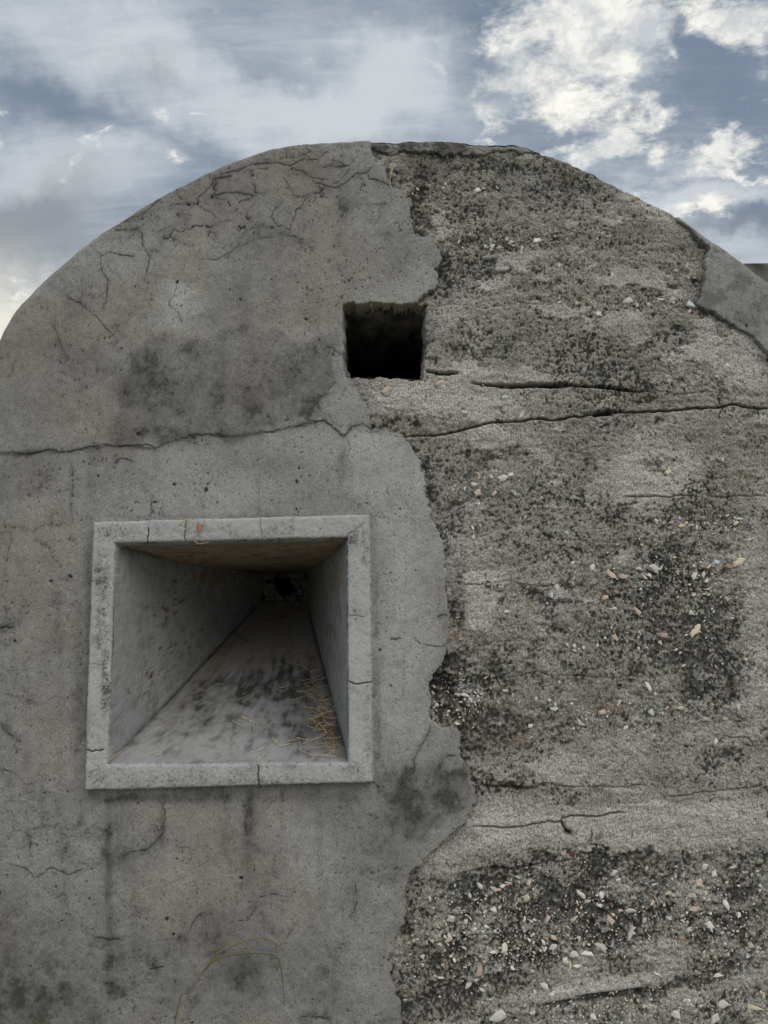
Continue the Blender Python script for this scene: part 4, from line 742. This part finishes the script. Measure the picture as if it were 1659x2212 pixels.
# chance chips: where the photo shows them crowded
CL = [(1110, 520, 140, 20, 4), (1400, 652, 150, 14, 3), (1000, 405, 120, 14, 1.5), (1430, 1240, 150, 40, 9), (1520, 1290, 70, 50, 4), (1420, 1380, 150, 40, 5), (1350, 1540, 160, 50, 6), (1540, 1140, 90, 24, 4), (1300, 1990, 300, 90, 30), (1050, 2030, 130, 80, 12), (1500, 1900, 130, 40, 5), (1400, 2180, 250, 30, 10), (1560, 2040, 90, 60, 6), (1590, 830, 60, 30, 2), (950, 850, 110, 30, 3), (1050, 1040, 80, 40, 2), (1000, 1500, 60, 40, 4), (1100, 580, 140, 60, 2), (1280, 1180, 300, 160, 4)]
tot = sum(c[4] for c in CL)
def rnd_spot(r, gap=True):
    for _ in range(60):
        c = rc.choices(CL, [k[4] for k in CL])[0]; x = rc.gauss(c[0], c[2]*.75); y = rc.gauss(c[1], c[3]*.75)
        if not (850 < x < 1680 and y < 2230): continue
        p = at(x, y, .01); j = min(int(np.searchsorted(cols_x, p[0])), NC-1); i = min(int(np.searchsorted(Z[:, j], p[2])), NR-1)
        if sd_main[i, j] > -r-2 or sd_patch[i, j] > -r-2 or sd_vent[i, j] > -r-3 or smoothm[i, j] > .6 or i > NR-30: continue
        if gap and any((x-a)**2+(y-b)**2 < (r+q)**2*1.1 for a, b, q in ROCKS): continue
        return x, y
    return None
while len(ROCKS) < 298:
    r = rc.uniform(3.2, 6.2); p = rnd_spot(r)
    if p: put_chip(p[0], p[1], r, rc.choice('wwwbbccpgggg'), rc.uniform(1, 2))
def crumbs():
    V, Fc, MI = [], [], []
    keys = 'wbgcp'; pool = [(k, me) for k in keys for me in chips[k]]
    data = {}
    for k, me in pool:
        co = [v.co.copy() for v in me.vertices]; fc = [tuple(p.vertices) for p in me.polygons]; data[id(me)] = (co, fc)
    for _ in range(4200):
        r = min(4.2, 1.1+rc.expovariate(1/.9)); p = rnd_spot(r, False)
        if not p: continue
        k, me = rc.choice(pool); co, fc = data[id(me)]
        yy, X_, Z_ = core_y(*p); s = r*1.8/F; a = rc.uniform(0, 6.28); st = rc.uniform(.6, 1)
        m = Matrix.Rotation(a, 3, 'Y') @ Matrix.Rotation(rc.uniform(-.4, .4), 3, 'X'); b = len(V)
        for v in co:
            w = m @ Vector((v.x*s, v.y*s, v.z*s*st)); V.append((X_+w.x, yy+.0012+w.y, Z_+w.z))
        for f in fc: Fc.append(tuple(b+i for i in f)); MI.append(keys.index(k))
    o = py_mesh('shell_grit', V, Fc, None, None); KIDS.append(o)
    for k in keys: o.data.materials.append(CHIP[k])
    o.data.polygons.foreach_set('material_index', MI); o['kind'] = 'stuff'
crumbs()
for (x, y, r) in ROCKS:
    j0, j1 = np.searchsorted(COLP, x-r-14), np.searchsorted(COLP, x+r+14)
    if j1 <= j0: continue
    c_ = PY[:, (j0+j1)//2]; rw = np.where(np.abs(c_-y) < r+14)[0]
    if len(rw) == 0: continue
    sub = (slice(rw[0], rw[-1]+1), slice(j0, j1)); d_ = np.hypot(PX[sub]-x, PY[sub]-y)
    A_core['dark'][sub] = np.maximum(core_dark[sub], .62*np.exp(-((d_-r*1.05)/2.2)**2)*ss(n_m[sub]+n_s[sub]*.6, -1.1, .6))
    CORE_Y[sub] += .0016*np.exp(-((d_-r*1.1)/2.4)**2)
wall = face_part('wall', CORE_Y, None, A_core, M_core, bunker, keep_extra=not_under)
wall['label'] = 'rough grey shell-flecked concrete where the plaster has fallen off'
for o_ in KIDS: o_.parent = wall

# ------------------------------------------------------------------ second block behind, right
def rear():
    zt_ = at(1640, 561, 2.6)[2]; xa, xb = 1.05, 4.2; ya, yb = 2.6, 5.2
    root = bpy.data.objects.new('concrete_block', None); col.objects.link(root); root.location = (2.2, 2.6, 0)
    tag(root, 'dark rough flat-topped concrete block behind the right shoulder of the bunker', 'concrete block')
    nx, nz = 220, 240; u = np.linspace(0, 1, nx); v = np.linspace(0, 1, nz)
    U, V = np.meshgrid(u, v); n = fbm((nz, nx), 30, 501, 5, .7)
    r = .05*(1-np.sqrt(np.clip(1-np.clip((V-.965)/.035, 0, 1)**2, 0, 1)))
    co = np.stack([xa+(xb-xa)*U-2.2, r+.012*n, -.1+(zt_+.1)*V+.006*n*(V > .9)], -1)
    A = dict(dark=np.clip(.40+.22*n, 0, 1), pale=0*n, warm=0*n+.1, green=0*n)
    raw_mesh('wall', co.reshape(-1, 3), grid_quads(nz, nx), A, M_core, root)
    n2 = fbm((60, nx), 20, 511, 4, .7); U2, V2 = np.meshgrid(u, np.linspace(0, 1, 60))
    top = co[-1]
    co2 = np.stack([xa+(xb-xa)*U2-2.2, .05+(yb-ya)*V2, zt_+.01*n2*(V2 > .02)-.01*(V2 > .02)], -1); co2[0] = top
    raw_mesh('roof', co2.reshape(-1, 3), grid_quads(60, nx), dict(dark=np.clip(.5+.3*n2, 0, 1), pale=0*n2, warm=0*n2, green=0*n2), M_core, root)
    for x in (xa, xb): py_mesh('side_wall', [(x-2.2, .03, -.1), (x-2.2, yb-ya, -.1), (x-2.2, yb-ya, zt_-.01), (x-2.2, .03, zt_-.04)], [(0, 1, 2, 3)], M_core, root)
rear()

# ------------------------------------------------------------------ straw, twig, grass
def tube(pts, radii, sides=5, flat=1.0, side=Vector((0, 1, 0))):
    V, Fc = [], []; pts = [Vector(p) for p in pts]
    for i, p in enumerate(pts):
        t = (pts[min(i+1, len(pts)-1)]-pts[max(i-1, 0)]).normalized()
        a = t.cross(side); a = a.normalized() if a.length > 1e-4 else Vector((1, 0, 0)); b = t.cross(a).normalized()
        for k in range(sides):
            an = 6.2832*k/sides; V.append(p+(a*math.cos(an)+b*math.sin(an)*flat)*radii[i])
        if i:
            for k in range(sides): m = (k+1) % sides; Fc.append(((i-1)*sides+k, (i-1)*sides+m, i*sides+m, i*sides+k))
    n = len(pts); Fc.append(tuple(range(sides))[::-1]); Fc.append(tuple((n-1)*sides+k for k in range(sides)))
    return V, Fc
def bez(pts, n=12):
    pts = [Vector(p) for p in pts]
    if len(pts) < 3: return [pts[0].lerp(pts[-1], k/n) for k in range(n+1)]
    out = []
    for i in range(len(pts)-1):
        p0 = pts[max(i-1, 0)]; p1 = pts[i]; p2 = pts[i+1]; p3 = pts[min(i+2, len(pts)-1)]
        for k in range(n//2):
            t = k/(n//2); out.append(.5*((2*p1)+(p2-p0)*t+(2*p0-5*p1+4*p2-p3)*t*t+(3*p1-p0-3*p2+p3)*t**3))
    out.append(pts[-1]); return out
fn_ = np.cross(np.array(I0[2])-np.array(I0[3]), np.array(B0[3])-np.array(I0[3])); fn_ /= np.linalg.norm(fn_)
if fn_[2] < 0: fn_ = -fn_
def on_floor(px, py, lift=.003):
    d = fw*F+rt*(px-CX)+up*(CY-py); t = ((np.array(I0[3])-CAM) @ fn_)/(d @ fn_); p = CAM+d*t+fn_*lift; return Vector(p)
rs = random.Random(31)
def straw(pts, r, mat, label, group, cat='straw', name='straw'):
    pts = [Vector(p) for p in pts]; c = pts[0]
    b = bez([p-c for p in pts], 6)
    V, Fc = tube(b, [r*(1-.45*i/len(b)) for i in range(len(b))], 4, .6)
    o = py_mesh(name, V, Fc, mat, None, True); o.location = c
    return tag(o, label, cat, group)
def floor_straw(x, y, L, a, mat, grp, lab, r=.0007, lift=.003):
    p = on_floor(x, y, lift); d = Vector((math.cos(a), math.sin(a)*.9, 0)); nf = Vector(fn_); d = (d-nf*d.dot(nf)).normalized(); s = nf.cross(d)
    straw([p, p+d*L*.5+s*L*rs.uniform(-.1, .1)+nf*rs.uniform(0, .004), p+d*L+s*L*rs.uniform(-.15, .15)+nf*rs.uniform(0, .008)], r, mat, lab, grp)
# the drift of straw against the right splay wall
for k in range(105):
    t = rs.random()**.8
    yy = 1445+195*t; edge = 678+62*t
    x = edge-abs(rs.gauss(0, 9+17*t))+4; mat = M_straw if rs.random() < .6 else M_straw2
    floor_straw(x-rs.uniform(0, 12), yy, rs.uniform(.015, .055), rs.uniform(0, 6.28), mat, 'straws drifted against the right splay wall', 'short dry straw in the drift against the right splay wall of the slit', rs.uniform(.0004, .0009), rs.uniform(.002, .012))
# strays traced one by one on the sloping floor and the ledge
LST = [[(518, 1552), (560, 1565)], [(521, 1550), (545, 1564)], [(500, 1560), (528, 1573)], [(548, 1563), (549, 1583)], [(592, 1490), (614, 1497)], [(603, 1489), (625, 1484)], [(630, 1518), (660, 1507)], [(655, 1610), (713, 1587)], [(620, 1607), (650, 1600)], [(655, 1530), (690, 1536)], [(640, 1596), (664, 1602)], [(588, 1597), (605, 1615), (630, 1608)], [(590, 1596), (588, 1605)], [(325, 1631), (345, 1624)], [(332, 1633), (350, 1633)], [(559, 1624), (575, 1620)],
       [(556, 1648), (582, 1625)], [(650, 1408), (690, 1402)], [(705, 1620), (735, 1614)], [(700, 1600), (738, 1596)], [(672, 1560), (700, 1548)], [(425, 1545), (440, 1560)], [(474, 1392), (478, 1383)], [(236, 1644), (255, 1630)]]
LSN = ['longer of two crossed pale straws in the middle of the splay floor', 'shorter of two crossed pale straws in the middle of the splay floor', 'faint straw just left of the crossed pair on the splay floor', 'stub of straw standing below the crossed pair on the splay floor', 'upper of two parallel straws near the dark band of the splay floor', 'lower of two parallel straws near the dark band of the splay floor',
 'straw lying alone between the dark band and the drift on the splay floor', 'long pale straw reaching out of the drift near the front of the floor', 'straw lying flat left of the long pale one near the drift', 'straw lying level at the left border of the drift, middle height', 'short straw left of the foot of the drift', 'bent straw with a loop right of the floor crack', 'tiny straw end beside the bent straw on the floor', 'slanting straw near the front edge, left part of the floor', 'level straw near the front edge, left part of the floor', 'short straw touching the front edge above the sill crack',
 'pale straw slanting over the sill crack at the front edge', 'reddish straw deep in the slit, just left of the right splay wall', 'straw at the very front of the drift, lower one', 'straw at the very front of the drift, upper one', 'straw in front of the middle of the drift, slanting up', 'short straw at the foot of the left splay wall, near the front', 'tiny straw high up at the foot of the left splay wall', 'straw wedged in the front left corner of the splay floor']
for seg, lab in zip(LST, LSN):
    straw([on_floor(x, y, .003+rs.uniform(0, .003)) for x, y in seg], .0010, M_straw, lab, 'stray straws on the splay floor')
for seg, lab in [([(232, 1645), (250, 1632), (262, 1622)], 'long pale straw leaning in the lower left corner of the framed slit')]:
    straw([at(x, y, FY-.001) for x, y in seg], .0011, M_straw, lab, None)
for seg in [[(214, 1650), (220, 1672), (218, 1688)], [(226, 1700), (236, 1686)], [(241, 1680), (244, 1690)], [(228, 1690), (240, 1698)], [(222, 1668), (236, 1676)]]:
    straw([at(x, y, FY-.003) for x, y in seg], .0008, M_straw, 'thin straw stuck to the lower left corner of the frame', 'straws on the lower left corner of the frame')
for seg in [[(386, 1119), (395, 1122)], [(388, 1135), (396, 1124), (414, 1121)], [(400, 1130), (412, 1122)], [(398, 1145), (410, 1138), (414, 1132)], [(386, 1131), (398, 1135)], [(430, 1145), (434, 1160), (442, 1172)], [(436, 1140), (430, 1152), (436, 1160)], [(420, 1168), (430, 1175), (452, 1171)], [(441, 1124), (446, 1136)], [(418, 1166), (416, 1160), (430, 1154)]]:
    straw([at(x, y, FY-.003) for x, y in seg], .0008, M_straw, 'wisp of dry straw clinging to the front of the frame head', 'straw wisps on the frame head')
def leaf():
    P = [at(x, y, FY-.004-k*.0015) for k, (x, y) in enumerate([(425, 1142), (427, 1126), (433, 1134), (440, 1132), (434, 1141), (433, 1150), (428, 1146)])]
    c = Vector(P[0]); P2 = [Vector(p)-c for p in P]; n = len(P2)
    V = P2+[p+Vector((0, .0012, 0)) for p in P2]
    Fc = [tuple(range(n)), tuple(range(2*n-1, n-1, -1))]+[(i, n+i, n+(i+1) % n, (i+1) % n) for i in range(n)]
    o = py_mesh('dry_leaf', V, Fc, M_straw2); o.location = c
    tag(o, 'small orange-brown torn leaf caught on the frame head among the straws', 'leaf')
leaf()
o = straw([on_floor(573, 1344, .004), on_floor(610, 1337, .006), on_floor(636, 1326, .008), on_floor(653, 1316, .006)], .0011, M_twig, 'thin dark curved twig lying on the floor deep in the slit', None, 'twig', 'twig')
o = straw([on_floor(505, 1372, .004), on_floor(520, 1382, .006), on_floor(538, 1391, .004)], .0009, M_twig, 'short dark twig at the foot of the left splay wall', None, 'twig', 'twig')
# fine litter in the drift, too small to count
def litter():
    V, Fc = [], []
    for _ in range(300):
        t = rs.random(); yy = 1435+205*t; x = 676+62*t-abs(rs.gauss(0, 14)); p = on_floor(x, yy, rs.uniform(.0, .006)); a = rs.uniform(0, 6.28); L = rs.uniform(.004, .016)
        q = p+Vector((math.cos(a)*L, math.sin(a)*L, rs.uniform(0, .004))); v, f = tube([p, q], [.0006, .0004], 3); b = len(V); V += v; Fc += [tuple(b+i for i in g) for g in f]
    o = py_mesh('straw_litter', V, Fc, M_straw2); tag(o, 'crushed brown litter of plant bits under the straw drift on the splay floor', 'litter', kind='stuff')
litter()
# dry stalk at the torn edge of the plaster, top
st = bpy.data.objects.new('dry_stalk', None); col.objects.link(st); st.location = tuple(at(841, 401, -.004))
tag(st, 'dry upright stalk growing from the torn plaster edge near the arch top', 'stalk')
def rel(p, c): return Vector(p)-Vector(c)
cst = st.location.copy()
for seg in [[(841, 402), (844, 380), (846, 355)], [(844, 378), (848, 366), (851, 354)], [(843, 365), (842, 354)]]:
    V, Fc = tube(bez([rel(at(x, y, -.006), cst) for x, y in seg]), [.0013]*(7 if len(seg) == 2 else 13) if False else [.0011]*len(bez([rel(at(x, y, -.006), cst) for x, y in seg])), 5)
    py_mesh('stem', V, Fc, M_straw, st, True)
# long grass bending up in front of the wall, rooted in the ground below
gp = bpy.data.objects.new('grass_plant', None); col.objects.link(gp); base = at(330, 2300, -.12); gp.location = (base[0], -.12, 0.0)
tag(gp, 'arching thin grass plant with half-dry blades in front of the lower wall', 'grass')
gc = gp.location.copy()
def blade(name, pts, w, mat, ys=None):
    P = [rel(p, gc) for p in pts]; b = bez(P, 14); n = len(b)
    V, Fc = tube(b, [w*(.55+.45*math.sin(math.pi*min(1, .25+.75*i/n)))*(1-.65*(i/n)**3) for i in range(n)], 5, .35)
    return py_mesh(name, V, Fc, mat, gp, True)
root = (gc.x, gc.y, -.01)
def A(x, y, d): return tuple(at(x, y, -d))
blade('stem', [root, (gc.x+.01, gc.y, .3), A(378, 2216, .10), A(415, 2139, .085), A(445, 2089, .08), A(466, 2066, .075)], .0019, M_blade2)
blade('blade', [A(440, 2098, .08), A(465, 2074, .07), A(500, 2063, .06), A(550, 2059, .055), A(595, 2065, .05), A(607, 2094, .05), A(612, 2139, .05), A(615, 2174, .05)], .0023, M_blade)
blade('blade', [A(445, 2092, .08), A(470, 2059, .08), A(520, 2036, .07), A(560, 2026, .06), A(590, 2034, .055), A(610, 2052, .05), A(622, 2064, .05)], .0019, M_blade2)
blade('blade', [A(450, 2084, .08), A(468, 2068, .085), A(470, 2060, .085), A(460, 2051, .085), A(442, 2056, .085), A(431, 2075, .085), A(431, 2096, .085)], .0006, M_straw2)
blade('blade', [root, (gc.x-.05, gc.y-.05, .25), (gc.x-.12, gc.y-.08, .38), (gc.x-.2, gc.y-.1, .34)], .0028, M_blade)
blade('blade', [root, (gc.x+.06, gc.y-.04, .28), (gc.x+.16, gc.y-.05, .42), (gc.x+.26, gc.y-.06, .36)], .0026, M_blade)
